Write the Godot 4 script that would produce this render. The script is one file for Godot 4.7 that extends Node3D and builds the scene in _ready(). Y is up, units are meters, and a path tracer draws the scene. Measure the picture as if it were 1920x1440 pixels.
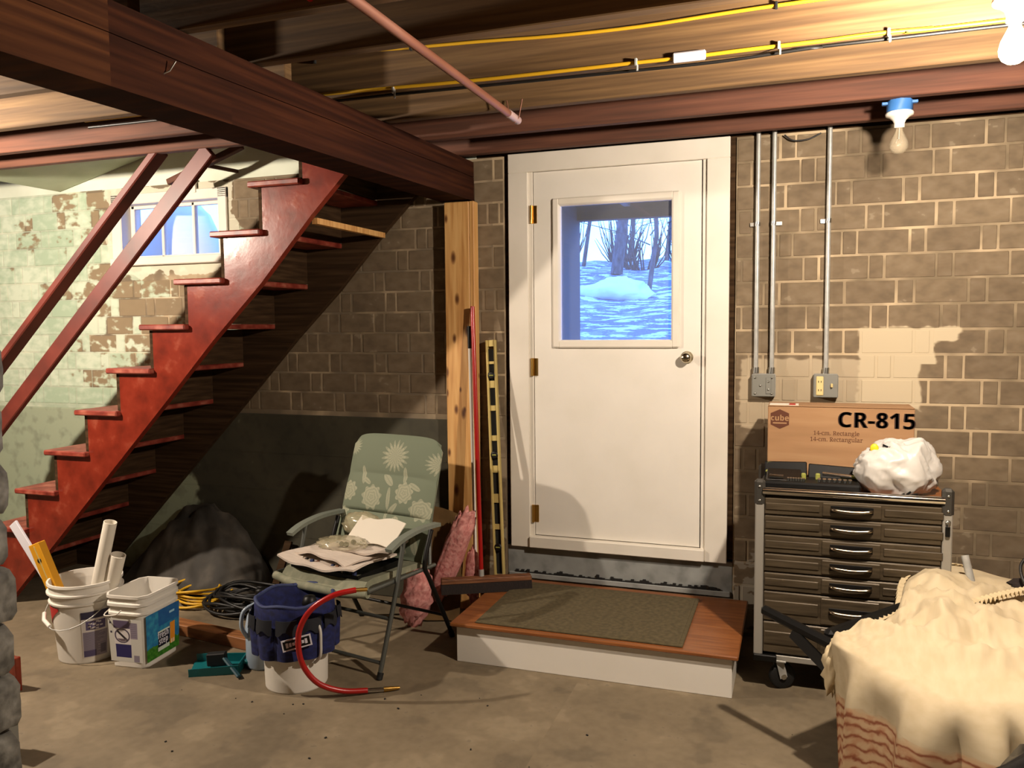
extends Node3D
# A basement: red stair, white door with a pane, tool cabinet, folding chair, buckets.
# x runs along the back wall (0 = middle of the door), y is up, z points from the back wall into the room.

var rng := RandomNumberGenerator.new()
var M := {}
var taken := {}
const CAM := Vector3(0.9314, 1.639, 4.3489)
const YAW := 0.3372
const PITCH := 0.0702
const ROLL := -0.0093
const FPX := 1522.68
const WARM := Color(1.0, 0.93, 0.85)

# ------------------------------------------------------------------ mesh collector
class MB:
	var st := SurfaceTool.new()
	var fuv = null
	var sg := -1
	func _init(f = null):
		st.begin(Mesh.PRIMITIVE_TRIANGLES)
		fuv = f
	func _v(p: Vector3, uv):
		st.set_smooth_group(sg)
		if uv == null:
			uv = fuv.call(p) if fuv != null else Vector2(p.x + p.z, p.y)
		st.set_uv(uv)
		st.add_vertex(p)
	# corners counter-clockwise seen from outside
	func tri(a: Vector3, b: Vector3, c: Vector3, ua = null, ub = null, uc = null):
		_v(a, ua); _v(c, uc); _v(b, ub)
	func quad(a: Vector3, b: Vector3, c: Vector3, d: Vector3, ua = null, ub = null, uc = null, ud = null):
		tri(a, b, c, ua, ub, uc)
		tri(a, c, d, ua, uc, ud)
	# a convex face turned away from an inner point
	func face(pts: Array, inner: Vector3):
		var m := Vector3.ZERO
		for q in pts: m += q
		m /= pts.size()
		var n: Vector3 = (pts[1] - pts[0]).cross(pts[2] - pts[0])
		var r: Array = pts
		if n.dot(m - inner) < 0.0:
			r = pts.duplicate(); r.reverse()
		for i in range(1, r.size() - 1):
			tri(r[0], r[i], r[i + 1])
	func hexa(p: Array):   # bottom 0..3, top 4..7
		var c := Vector3.ZERO
		for q in p: c += q
		c /= 8.0
		sg = -1
		face([p[0], p[1], p[2], p[3]], c)
		face([p[4], p[5], p[6], p[7]], c)
		for i in 4:
			var j := (i + 1) % 4
			face([p[i], p[j], p[j + 4], p[i + 4]], c)
	func box(c: Vector3, s: Vector3, bv := 0.0, b := Basis.IDENTITY):
		sg = -1
		var h := s * 0.5
		bv = min(bv, min(h.x, min(h.y, h.z)) * 0.8)
		if bv <= 0.0:
			var p := []
			for y in [-1, 1]:
				for q in [[-1, -1], [1, -1], [1, 1], [-1, 1]]:
					p.append(c + b * Vector3(q[0] * h.x, y * h.y, q[1] * h.z))
			hexa(p)
			return
		var V := {}
		for sx in [-1, 1]:
			for sy in [-1, 1]:
				for sz in [-1, 1]:
					V[[sx, sy, sz, 0]] = c + b * Vector3(sx * h.x, sy * (h.y - bv), sz * (h.z - bv))
					V[[sx, sy, sz, 1]] = c + b * Vector3(sx * (h.x - bv), sy * h.y, sz * (h.z - bv))
					V[[sx, sy, sz, 2]] = c + b * Vector3(sx * (h.x - bv), sy * (h.y - bv), sz * h.z)
		for s1 in [-1, 1]:
			face([V[[s1, -1, -1, 0]], V[[s1, 1, -1, 0]], V[[s1, 1, 1, 0]], V[[s1, -1, 1, 0]]], c)
			face([V[[-1, s1, -1, 1]], V[[1, s1, -1, 1]], V[[1, s1, 1, 1]], V[[-1, s1, 1, 1]]], c)
			face([V[[-1, -1, s1, 2]], V[[1, -1, s1, 2]], V[[1, 1, s1, 2]], V[[-1, 1, s1, 2]]], c)
			for s2 in [-1, 1]:
				face([V[[s1, s2, -1, 0]], V[[s1, s2, 1, 0]], V[[s1, s2, 1, 1]], V[[s1, s2, -1, 1]]], c)
				face([V[[s1, -1, s2, 0]], V[[s1, 1, s2, 0]], V[[s1, 1, s2, 2]], V[[s1, -1, s2, 2]]], c)
				face([V[[-1, s1, s2, 1]], V[[1, s1, s2, 1]], V[[1, s1, s2, 2]], V[[-1, s1, s2, 2]]], c)
				for s3 in [-1, 1]:
					face([V[[s1, s2, s3, 0]], V[[s1, s2, s3, 1]], V[[s1, s2, s3, 2]]], c)
	func bar(a: Vector3, b2: Vector3, w: float, t: float, up := Vector3.UP, bv := 0.0):   # a board from a to b2, w across, t along up
		var d := (b2 - a).normalized()
		var s := d.cross(up).normalized()
		var u := s.cross(d).normalized()
		box((a + b2) * 0.5, Vector3((b2 - a).length(), t, w), bv, Basis(d, u, s))
	func ring(c: Vector3, x: Vector3, y: Vector3, r: float, n: int) -> Array:
		var o := []
		for i in n:
			var t := TAU * i / n
			o.append(c + (x * cos(t) + y * sin(t)) * r)
		return o
	func tube(pts: Array, r, n := 8, caps := true):
		var fr := []
		var d0: Vector3 = (pts[1] - pts[0]).normalized()
		var x: Vector3 = d0.cross(Vector3.UP if abs(d0.y) < 0.9 else Vector3.RIGHT).normalized()
		for i in pts.size():
			var d: Vector3
			if i == 0: d = d0
			elif i == pts.size() - 1: d = (pts[i] - pts[i - 1]).normalized()
			else: d = (pts[i + 1] - pts[i - 1]).normalized()
			x = (x - d * x.dot(d)).normalized()
			var rr: float = r[i] if r is Array else r
			fr.append(ring(pts[i], x, d.cross(x), rr, n))
		sg = 0
		for i in pts.size() - 1:
			for k in n:
				var l := (k + 1) % n
				var u0 := Vector2(float(k) / n, float(i) / pts.size()); var u1 := Vector2(float(k + 1) / n, float(i) / pts.size())
				var u2 := Vector2(float(k + 1) / n, float(i + 1) / pts.size()); var u3 := Vector2(float(k) / n, float(i + 1) / pts.size())
				quad(fr[i][k], fr[i][l], fr[i + 1][l], fr[i + 1][k], u0, u1, u2, u3)
		if caps:
			sg = -1
			var a0: Array = fr[0]
			var a1: Array = fr[-1]
			for k in n:
				var l := (k + 1) % n
				tri(pts[0], a0[l], a0[k])
				tri(pts[-1], a1[k], a1[l])
	# profile: (radius, height) from the bottom up along the outside
	func lathe(prof: Array, n: int, at := Transform3D.IDENTITY, sm := true, v0 := 0.0, v1 := 1.0):
		for i in prof.size() - 1:
			sg = 0 if sm else i + 1
			var p: Vector2 = prof[i]; var q: Vector2 = prof[i + 1]
			var ya := lerpf(v0, v1, float(i) / (prof.size() - 1)); var yb := lerpf(v0, v1, float(i + 1) / (prof.size() - 1))
			for k in n:
				var a := TAU * k / n; var b := TAU * (k + 1) / n
				var P0 := at * Vector3(p.x * cos(a), p.y, p.x * sin(a)); var P1 := at * Vector3(p.x * cos(b), p.y, p.x * sin(b))
				var Q0 := at * Vector3(q.x * cos(a), q.y, q.x * sin(a)); var Q1 := at * Vector3(q.x * cos(b), q.y, q.x * sin(b))
				var u0 := float(k) / n; var u1 := float(k + 1) / n
				if p.x > 1e-6: tri(P0, Q0, P1, Vector2(u0, ya), Vector2(u0, yb), Vector2(u1, ya))
				if q.x > 1e-6: tri(P1, Q0, Q1, Vector2(u1, ya), Vector2(u0, yb), Vector2(u1, yb))
	# polygon in the local xy plane, thick along local z
	func slab(poly: Array, t: float, at := Transform3D.IDENTITY):
		var pv := PackedVector2Array(poly)
		if Geometry2D.is_polygon_clockwise(pv): pv.reverse()
		var idx := Geometry2D.triangulate_polygon(pv)
		sg = -1
		for i in range(0, idx.size(), 3):
			var q := [pv[idx[i]], pv[idx[i + 1]], pv[idx[i + 2]]]
			if (q[1] - q[0]).cross(q[2] - q[0]) < 0: q.reverse()
			tri(at * Vector3(q[0].x, q[0].y, t * 0.5), at * Vector3(q[1].x, q[1].y, t * 0.5), at * Vector3(q[2].x, q[2].y, t * 0.5))
			tri(at * Vector3(q[0].x, q[0].y, -t * 0.5), at * Vector3(q[2].x, q[2].y, -t * 0.5), at * Vector3(q[1].x, q[1].y, -t * 0.5))
		for i in pv.size():
			var a := pv[i]; var b := pv[(i + 1) % pv.size()]
			quad(at * Vector3(a.x, a.y, -t * 0.5), at * Vector3(b.x, b.y, -t * 0.5), at * Vector3(b.x, b.y, t * 0.5), at * Vector3(a.x, a.y, t * 0.5))
	# f(u, v) -> point; a smooth sheet of thickness th
	func sheet(nu: int, nv: int, f: Callable, th := 0.0):
		var P := []
		for i in nu + 1:
			var row := []
			for j in nv + 1: row.append(f.call(float(i) / nu, float(j) / nv))
			P.append(row)
		var N := []
		for i in nu + 1:
			var row := []
			for j in nv + 1:
				var du: Vector3 = P[min(i + 1, nu)][j] - P[max(i - 1, 0)][j]
				var dv: Vector3 = P[i][min(j + 1, nv)] - P[i][max(j - 1, 0)]
				row.append(P[i][j] - du.cross(dv).normalized() * th)
			N.append(row)
		for i in nu:
			for j in nv:
				var a := Vector2(float(i) / nu, float(j) / nv); var b := Vector2(float(i + 1) / nu, float(j) / nv)
				var c := Vector2(float(i + 1) / nu, float(j + 1) / nv); var d := Vector2(float(i) / nu, float(j + 1) / nv)
				sg = 0
				quad(P[i][j], P[i + 1][j], P[i + 1][j + 1], P[i][j + 1], a, b, c, d)
				if th > 0.0:
					sg = 1
					quad(N[i][j], N[i][j + 1], N[i + 1][j + 1], N[i + 1][j], a, d, c, b)
		if th > 0.0:
			sg = -1
			for i in nu:
				quad(P[i + 1][0], P[i][0], N[i][0], N[i + 1][0]); quad(P[i][nv], P[i + 1][nv], N[i + 1][nv], N[i][nv])
			for j in nv:
				quad(P[0][j], P[0][j + 1], N[0][j + 1], N[0][j]); quad(P[nu][j + 1], P[nu][j], N[nu][j], N[nu][j + 1])
	# a lump: unit sphere directions pushed by f(dir) -> point
	func blob(nu: int, nv: int, f: Callable):
		sg = 0
		for i in nu:
			for j in nv:
				var q := []
				for w in [[0, 0], [1, 0], [1, 1], [0, 1]]:
					var a: float = TAU * ((i + w[0]) % nu) / nu; var b: float = PI * (j + w[1]) / nv
					q.append(f.call(Vector3(sin(b) * cos(a), cos(b), sin(b) * sin(a))))
				var u0 := float(i) / nu; var u1 := float(i + 1) / nu; var v0 := float(j) / nv; var v1 := float(j + 1) / nv
				if j > 0: tri(q[0], q[1], q[2], Vector2(u0, v0), Vector2(u1, v0), Vector2(u1, v1))
				if j < nv - 1: tri(q[0], q[2], q[3], Vector2(u0, v0), Vector2(u1, v1), Vector2(u0, v1))
	func mesh() -> ArrayMesh:
		st.index()
		st.generate_normals()
		return st.commit()

# ------------------------------------------------------------------ nodes
func numbered(n: String) -> String:
	if not taken.has(n):
		taken[n] = 0
		return n
	taken[n] += 1
	return "%s_%03d" % [n, taken[n]]

func obj(called: String, mb, mat: Material, parent: Node = self, world := true) -> MeshInstance3D:
	var o := MeshInstance3D.new()
	o.name = numbered(called) if parent == self else called
	o.mesh = mb.mesh() if mb is MB else mb
	o.material_override = mat
	o.cast_shadow = GeometryInstance3D.SHADOW_CASTING_SETTING_ON
	parent.add_child(o, true)
	if world and parent is Node3D: o.transform = (parent as Node3D).global_transform.affine_inverse()
	return o

func tag(o: Node, label: String, category: String, group := "") -> Node:
	o.set_meta("label", label); o.set_meta("category", category)
	if group != "": o.set_meta("group", group)
	return o

func thing(called: String, label: String, category: String, at := Vector3.ZERO, turn := 0.0, group := "") -> Node3D:
	var o := Node3D.new()
	o.name = numbered(called)
	add_child(o)
	o.position = at; o.rotation.y = turn
	tag(o, label, category, group)
	return o

func struct(called: String, at := Vector3.ZERO) -> Node3D:
	var o := Node3D.new()
	o.name = called
	add_child(o)
	o.position = at
	o.set_meta("kind", "structure")
	return o

func lettering(called: String, s: String, size: float, mat: Material, parent: Node, at: Transform3D, fontname := "Droid Sans", weight := 700, depth := 0.0012, squeeze := 1.0) -> MeshInstance3D:
	var t := TextMesh.new()
	var f := SystemFont.new()
	f.font_names = PackedStringArray([fontname])
	f.font_weight = weight
	t.font = f
	t.text = s
	t.font_size = 64
	t.pixel_size = size / 64.0
	t.depth = depth
	var o := MeshInstance3D.new()
	o.name = called
	o.mesh = t
	o.material_override = mat
	parent.add_child(o, true)
	o.transform = (parent as Node3D).global_transform.affine_inverse() * at * Transform3D(Basis.from_scale(Vector3(squeeze, 1, 1)), Vector3.ZERO)
	return o

# ------------------------------------------------------------------ materials
func hash_noise(sd: int, freq: float, oct := 4) -> FastNoiseLite:
	var n := FastNoiseLite.new()
	n.seed = sd; n.frequency = freq; n.noise_type = FastNoiseLite.TYPE_SIMPLEX_SMOOTH
	n.fractal_octaves = oct
	return n

func plain(c: Color, rough := 0.7, metal := 0.0, spec := 0.5) -> StandardMaterial3D:
	var m := StandardMaterial3D.new()
	m.albedo_color = c; m.roughness = rough; m.metallic = metal; m.metallic_specular = spec
	return m

func ramp_image(sd: int, freq: float, size: int, stops: Array, oct := 5, sx := 1.0, sy := 1.0) -> Image:
	var n := hash_noise(sd, freq, oct)
	var img := Image.create(size, size, false, Image.FORMAT_RGB8)
	var g := Gradient.new()
	g.offsets = PackedFloat32Array(); g.colors = PackedColorArray()
	var off := PackedFloat32Array(); var col := PackedColorArray()
	for s in stops: off.append(s[0]); col.append(s[1])
	g.offsets = off; g.colors = col
	var lut := []
	for i in 256: lut.append(g.sample(i / 255.0))
	for y in size:
		var wy := float(y) / size
		for x in size:
			var wx := float(x) / size
			# blended with itself shifted so that it tiles
			var a := n.get_noise_2d(x * sx, y * sy); 
			var v := a
			if wx > 0.85:
				var t := (wx - 0.85) / 0.15
				v = lerpf(v, n.get_noise_2d((x - size) * sx, y * sy), t)
			if wy > 0.85:
				var t2 := (wy - 0.85) / 0.15
				v = lerpf(v, n.get_noise_2d(x * sx, (y - size) * sy), t2)
			img.set_pixel(x, y, lut[clampi(int((v * 0.9 + 0.5) * 255.0), 0, 255)])
	return img

func textured(img: Image, rough: float, sc: Vector3, bump := 0.0, metal := 0.0) -> StandardMaterial3D:
	var m := plain(Color.WHITE, rough, metal)
	m.albedo_texture = ImageTexture.create_from_image(img)
	m.uv1_triplanar = true; m.uv1_world_triplanar = true; m.uv1_scale = sc
	if bump > 0.0:
		var b: Image = img.duplicate()
		b.convert(Image.FORMAT_L8); b.convert(Image.FORMAT_RGBA8)
		b.bump_map_to_normal_map(bump)
		m.normal_enabled = true
		m.normal_texture = ImageTexture.create_from_image(b)
	return m

func uvmat(img: Image, rough := 0.7, metal := 0.0) -> StandardMaterial3D:
	var m := plain(Color.WHITE, rough, metal)
	m.albedo_texture = ImageTexture.create_from_image(img)
	return m

func wood(sd: int, dark: Color, mid: Color, light: Color) -> Image:
	return ramp_image(sd, 0.03, 256, [[0.0, dark], [0.35, mid.lerp(dark, 0.4)], [0.55, mid], [1.0, light]], 5, 0.25, 3.0)

func C(r: float, g: float, b: float) -> Color: return Color(r, g, b)

func materials():
	M.white_paint = textured(ramp_image(3, 0.01, 256, [[0.0, C(.865, .845, .80)], [0.5, C(.88, .86, .82)], [1.0, C(.89, .87, .83)]]), 0.42, Vector3(1, 1, 1))
	M.trim_white = textured(ramp_image(4, 0.012, 256, [[0.0, C(.835, .81, .76)], [0.5, C(.86, .835, .785)], [1.0, C(.88, .855, .81)]]), 0.5, Vector3(0.7, 0.7, 0.7))
	M.plaster = textured(ramp_image(5, 0.01, 256, [[0.0, C(.78, .80, .72)], [0.5, C(.84, .86, .79)], [1.0, C(.88, .89, .84)]]), 0.8, Vector3(0.5, 0.5, 0.5))
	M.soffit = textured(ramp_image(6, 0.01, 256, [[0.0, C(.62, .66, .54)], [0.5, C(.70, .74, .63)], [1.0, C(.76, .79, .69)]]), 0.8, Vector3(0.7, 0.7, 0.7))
	var bw := wood(11, C(.15, .075, .045), C(.205, .105, .062), C(.26, .14, .08))
	M.beam = textured(bw, 0.8, Vector3(1.3, 1.3, 0.5), 1.5); M.beam.metallic_specular = 0.2
	M.beam_bare = textured(wood(46, C(.20, .11, .065), C(.27, .155, .09), C(.34, .205, .115)), 0.8, Vector3(1.3, 1.3, 0.5), 1.5); M.beam_bare.metallic_specular = 0.2
	var jw := wood(12, C(.30, .215, .115), C(.38, .28, .16), C(.44, .335, .20))
	M.joist = textured(jw, 0.8, Vector3(0.5, 1.3, 1.3), 2.0)
	var jr := wood(13, C(.28, .165, .11), C(.35, .205, .14), C(.40, .245, .17))
	M.joist_red = textured(jr, 0.8, Vector3(0.5, 1.3, 1.3), 2.0)
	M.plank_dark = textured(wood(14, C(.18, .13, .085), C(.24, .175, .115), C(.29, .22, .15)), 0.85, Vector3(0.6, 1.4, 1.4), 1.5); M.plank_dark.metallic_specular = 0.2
	M.pine = textured(knotty(), 0.55, Vector3(1.4, 0.75, 1.4))
	M.red_paint = textured(ramp_image(16, 0.02, 256, [[0.0, C(.37, .12, .075)], [0.45, C(.44, .145, .09)], [0.75, C(.47, .165, .105)], [1.0, C(.53, .25, .18)]]), 0.24, Vector3(1.2, 1.2, 1.2), 1.2)
	M.red_worn = textured(ramp_image(17, 0.025, 256, [[0.0, C(.36, .11, .08)], [0.5, C(.50, .20, .15)], [1.0, C(.62, .36, .29)]]), 0.45, Vector3(1.2, 1.2, 1.2), 1.0)
	M.rail_red = textured(ramp_image(19, 0.012, 256, [[0.0, C(.28, .11, .075)], [0.5, C(.36, .135, .095)], [1.0, C(.42, .18, .13)]]), 0.5, Vector3(0.8, 0.8, 0.8))
	var fl := floor_image()
	M.floor = textured(fl, 0.72, Vector3(0.25, 0.25, 0.25), 1.5)
	M.block = textured(ramp_image(20, 0.03, 256, [[0.0, C(.30, .29, .27)], [0.5, C(.46, .45, .42)], [1.0, C(.58, .57, .54)]]), 0.9, Vector3(1.5, 1.5, 1.5), 6.0)
	M.curb = textured(ramp_image(21, 0.03, 256, [[0.0, C(.45, .46, .45)], [0.4, C(.53, .54, .53)], [1.0, C(.58, .59, .58)]]), 0.7, Vector3(0.8, 0.8, 0.8), 1.0)
	M.grime = plain(C(.07, .065, .055), 0.9)
	M.room_wall = textured(ramp_image(22, 0.02, 256, [[0.0, C(.25, .23, .19)], [0.5, C(.32, .295, .245)], [1.0, C(.38, .35, .30)]]), 0.9, Vector3(0.5, 0.5, 0.5))
	M.varnish = textured(wood(23, C(.44, .25, .12), C(.51, .305, .155), C(.56, .35, .19)), 0.35, Vector3(1.2, 1.2, 1.2))
	M.mat = textured(ramp_image(24, 0.06, 256, [[0.0, C(.27, .235, .15)], [0.5, C(.31, .27, .175)], [1.0, C(.35, .31, .21)]]), 0.95, Vector3(2, 2, 2), 1.5)
	M.steel = plain(C(.72, .72, .70), 0.32, 1.0)
	M.galv = textured(ramp_image(25, 0.03, 128, [[0.0, C(.62, .62, .60)], [1.0, C(.74, .74, .72)]]), 0.38, Vector3(4, 4, 4), 0.0, 0.35)
	M.boxgrey = plain(C(.50, .50, .47), 0.45, 0.2)
	M.chrome = plain(C(.85, .84, .82), 0.12, 1.0)
	M.brass = plain(C(.78, .62, .33), 0.3, 1.0)
	M.nickel = plain(C(.80, .76, .66), 0.18, 1.0)
	M.copper = textured(ramp_image(26, 0.02, 128, [[0.0, C(.42, .26, .19)], [0.6, C(.50, .32, .25)], [1.0, C(.56, .40, .34)]]), 0.5, Vector3(1, 1, 0.4), 0.0, 0.25)
	M.pipe_cap = plain(C(.66, .56, .55), 0.5)
	M.yellow_cable = plain(C(.80, .62, .12), 0.45)
	M.dark_strand = plain(C(.06, .055, .05), 0.5)
	M.tag_white = plain(C(.80, .79, .82), 0.6)
	M.blue_plastic = plain(C(.22, .42, .66), 0.4)
	M.porcelain = plain(C(.88, .86, .82), 0.2)
	M.outlet = plain(C(.83, .75, .52), 0.45)
	M.black_steel = textured(ramp_image(27, 0.03, 256, [[0.0, C(.25, .215, .165)], [0.5, C(.31, .27, .21)], [1.0, C(.36, .315, .25)]], 4, 0.3, 4.0), 0.34, Vector3(1.5, 1.5, 1.5), 0.0, 0.3)
	M.silver_post = plain(C(.60, .585, .55), 0.5, 0.3)
	M.dark_bracket = plain(C(.30, .29, .27), 0.45, 0.6)
	M.handle = plain(C(.62, .57, .50), 0.22, 1.0)
	M.rubber = plain(C(.045, .043, .04), 0.7)
	M.black_plastic = plain(C(.045, .043, .04), 0.45, 0.0, 0.35)
	M.cardboard = textured(ramp_image(28, 0.02, 256, [[0.0, C(.58, .44, .305)], [0.5, C(.61, .465, .325)], [1.0, C(.64, .50, .355)]], 4, 0.2, 2.0), 0.85, Vector3(1.5, 1.5, 1.5))
	M.print_brown = plain(C(.17, .085, .04), 0.8)
	M.print_brown_soft = plain(C(.33, .17, .085), 0.8)
	M.paper = plain(C(.86, .83, .77), 0.85)
	M.red_print = plain(C(.66, .10, .07), 0.7)
	M.green_yellow = plain(C(.55, .56, .26), 0.5)
	M.bag = plain(C(.78, .765, .74), 0.38)
	M.bag.backlight_enabled = true; M.bag.backlight = C(.25, .25, .24)
	M.bag_yellow = plain(C(.90, .76, .10), 0.5)
	M.bucket_white = plain(C(.84, .82, .78), 0.42)
	M.blue_cloth = textured(ramp_image(29, 0.05, 128, [[0.0, C(.045, .065, .20)], [0.5, C(.07, .10, .30)], [1.0, C(.11, .15, .38)]]), 0.85, Vector3(5, 5, 5), 2.0)
	M.blue_dark = plain(C(.055, .065, .10), 0.8)
	M.blue_hem = plain(C(.17, .21, .36), 0.75)
	M.strap = plain(C(.74, .73, .70), 0.6)
	M.red_rubber = plain(C(.62, .08, .07), 0.32)
	M.teal = plain(C(.05, .40, .42), 0.42)
	M.teal_dark = plain(C(.05, .23, .27), 0.6)
	M.jug = plain(C(.62, .68, .74), 0.3)
	M.orange_wood = textured(wood(30, C(.44, .27, .14), C(.54, .345, .19), C(.61, .41, .24)), 0.6, Vector3(1.3, 1.3, 1.3))
	M.chair_metal = plain(C(.37, .38, .36), 0.4, 0.5)
	M.chair_dark = plain(C(.07, .065, .06), 0.45, 0.3)
	M.chair_arm = plain(C(.44, .46, .42), 0.5)
	M.floral = uvmat(floral_image(), 0.85)
	M.seat_cloth = textured(ramp_image(31, 0.04, 128, [[0.0, C(.43, .44, .36)], [0.55, C(.48, .485, .405)], [1.0, C(.58, .57, .48)]]), 0.85, Vector3(3, 3, 3))
	M.newsprint = textured(ramp_image(32, 0.05, 128, [[0.0, C(.74, .69, .64)], [0.5, C(.78, .73, .68)], [1.0, C(.82, .77, .72)]], 3, 0.4, 5.0), 0.8, Vector3(5, 5, 5))
	M.clear_plastic = plain(Color(.80, .76, .62, .35), 0.15)
	M.clear_plastic.transparency = BaseMaterial3D.TRANSPARENCY_ALPHA
	M.pink = textured(ramp_image(33, 0.04, 256, [[0.0, C(.66, .37, .36)], [0.45, C(.79, .52, .50)], [1.0, C(.88, .66, .63)]]), 0.95, Vector3(3, 3, 3), 6.0)
	M.kraft = textured(ramp_image(34, 0.02, 128, [[0.0, C(.30, .22, .11)], [0.5, C(.40, .30, .16)], [1.0, C(.47, .36, .21)]]), 0.9, Vector3(2, 2, 2))
	M.level_cream = plain(C(.78, .70, .44), 0.42, 0.25)
	M.level_yellow = plain(C(.82, .58, .10), 0.45, 0.1)
	M.bristle = textured(ramp_image(35, 0.2, 128, [[0.0, C(.05, .03, .025)], [0.6, C(.12, .075, .06)], [1.0, C(.20, .14, .11)]], 3, 3.0, 0.2), 0.9, Vector3(5, 5, 5), 4.0)
	M.broom_wood = textured(wood(36, C(.28, .16, .09), C(.45, .28, .17), C(.56, .38, .25)), 0.6, Vector3(2, 2, 2))
	M.red_pole = plain(C(.60, .07, .06), 0.28)
	M.white_pole = plain(C(.86, .84, .80), 0.35)
	M.cloth = uvmat(cloth_image(), 0.9)
	M.lace = plain(C(.77, .70, .56), 0.9)
	M.tarp = textured(ramp_image(37, 0.02, 128, [[0.0, C(.13, .12, .10)], [0.5, C(.19, .175, .15)], [1.0, C(.38, .35, .31)]]), 0.75, Vector3(1.5, 1.5, 1.5), 2.0)
	M.leather = textured(ramp_image(38, 0.06, 128, [[0.0, C(.03, .03, .03)], [1.0, C(.07, .068, .07)]]), 0.42, Vector3(6, 6, 6), 3.0)
	M.red_plastic = plain(C(.80, .12, .07), 0.35)
	M.glass = plain(Color(.95, .97, 1.0, .06), 0.02)
	M.glass.transparency = BaseMaterial3D.TRANSPARENCY_ALPHA
	M.bulb_glass = plain(Color(.75, .70, .60, .28), 0.06)
	M.bulb_glass.transparency = BaseMaterial3D.TRANSPARENCY_ALPHA
	M.lit_bulb = plain(C(1, .95, .85), 0.3)
	M.lit_bulb.emission_enabled = true
	M.lit_bulb.emission = C(1.0, .86, .66)
	M.lit_bulb.emission_energy_multiplier = 30.0
	M.bark = textured(ramp_image(39, 0.05, 128, [[0.0, C(.24, .23, .23)], [1.0, C(.42, .41, .41)]]), 0.95, Vector3(2, 0.6, 2), 2.0)
	M.porch = plain(C(.33, .33, .33), 0.8)
	M.porch_light = plain(C(.62, .62, .62), 0.8)
	M.snow_ground = textured(snow_image(), 0.85, Vector3(0.30, 0.30, 0.30))
	M.snow = plain(C(.90, .91, .93), 0.8)
	M.stump = plain(C(.20, .18, .16), 0.9)

func knotty() -> Image:
	# pine with knots; grain runs along v
	var img := ramp_image(15, 0.03, 256, [[0.0, C(.70, .50, .28)], [0.5, C(.80, .61, .37)], [1.0, C(.85, .68, .44)]], 4, 3.0, 0.25)
	var r := RandomNumberGenerator.new(); r.seed = 5
	for k in 22:
		var cx := r.randi_range(4, 250); var cy := r.randi_range(4, 250); var rad := r.randf_range(2.0, 5.0)
		for y in range(-7, 8):
			for x in range(-7, 8):
				var d := Vector2(x, y * 0.8).length() / rad
				if d < 1.3 and cx + x >= 0 and cx + x < 256 and cy + y >= 0 and cy + y < 256:
					var c := img.get_pixel(cx + x, cy + y)
					img.set_pixel(cx + x, cy + y, c.lerp(C(.28, .14, .05), clampf(1.35 - d, 0.0, 1.0) * 0.85))
	return img

func floor_image() -> Image:
	var a := hash_noise(41, 0.008, 5); var b := hash_noise(42, 0.06, 3)
	var img := Image.create(1024, 1024, false, Image.FORMAT_RGB8)
	for y in 1024:
		for x in 1024:
			var v := a.get_noise_2d(x, y); var w := b.get_noise_2d(x, y)
			var c := C(.415, .365, .285).lerp(C(.485, .43, .34), clampf(v * 0.8 + 0.5, 0, 1))
			if v < -0.22: c = c.lerp(C(.34, .30, .235), clampf((-0.22 - v) * 3.0, 0, 0.35))
			if v > 0.30: c = c.lerp(C(.56, .505, .41), clampf((v - 0.30) * 3.0, 0, 0.3))
			if w > 0.66: c = c.darkened(0.12)
			c = c.lightened(w * 0.04) if w > 0 else c.darkened(-w * 0.07)
			img.set_pixel(x, y, c)
	return img

func snow_image() -> Image:
	var a := hash_noise(51, 0.012, 5); var b := hash_noise(52, 0.09, 3)
	var img := Image.create(512, 512, false, Image.FORMAT_RGB8)
	for y in 512:
		for x in 512:
			var v := a.get_noise_2d(x, y * 2.2) + b.get_noise_2d(x, y * 2.0) * 0.28
			var c := C(.36, .355, .37).lerp(C(.48, .475, .49), clampf(b.get_noise_2d(x * 2, y * 2) + 0.5, 0, 1))
			if v > 0.10: c = c.lerp(C(.90, .91, .93), clampf((v - 0.10) * 9.0, 0, 1))
			img.set_pixel(x, y, c)
	return img

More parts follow.
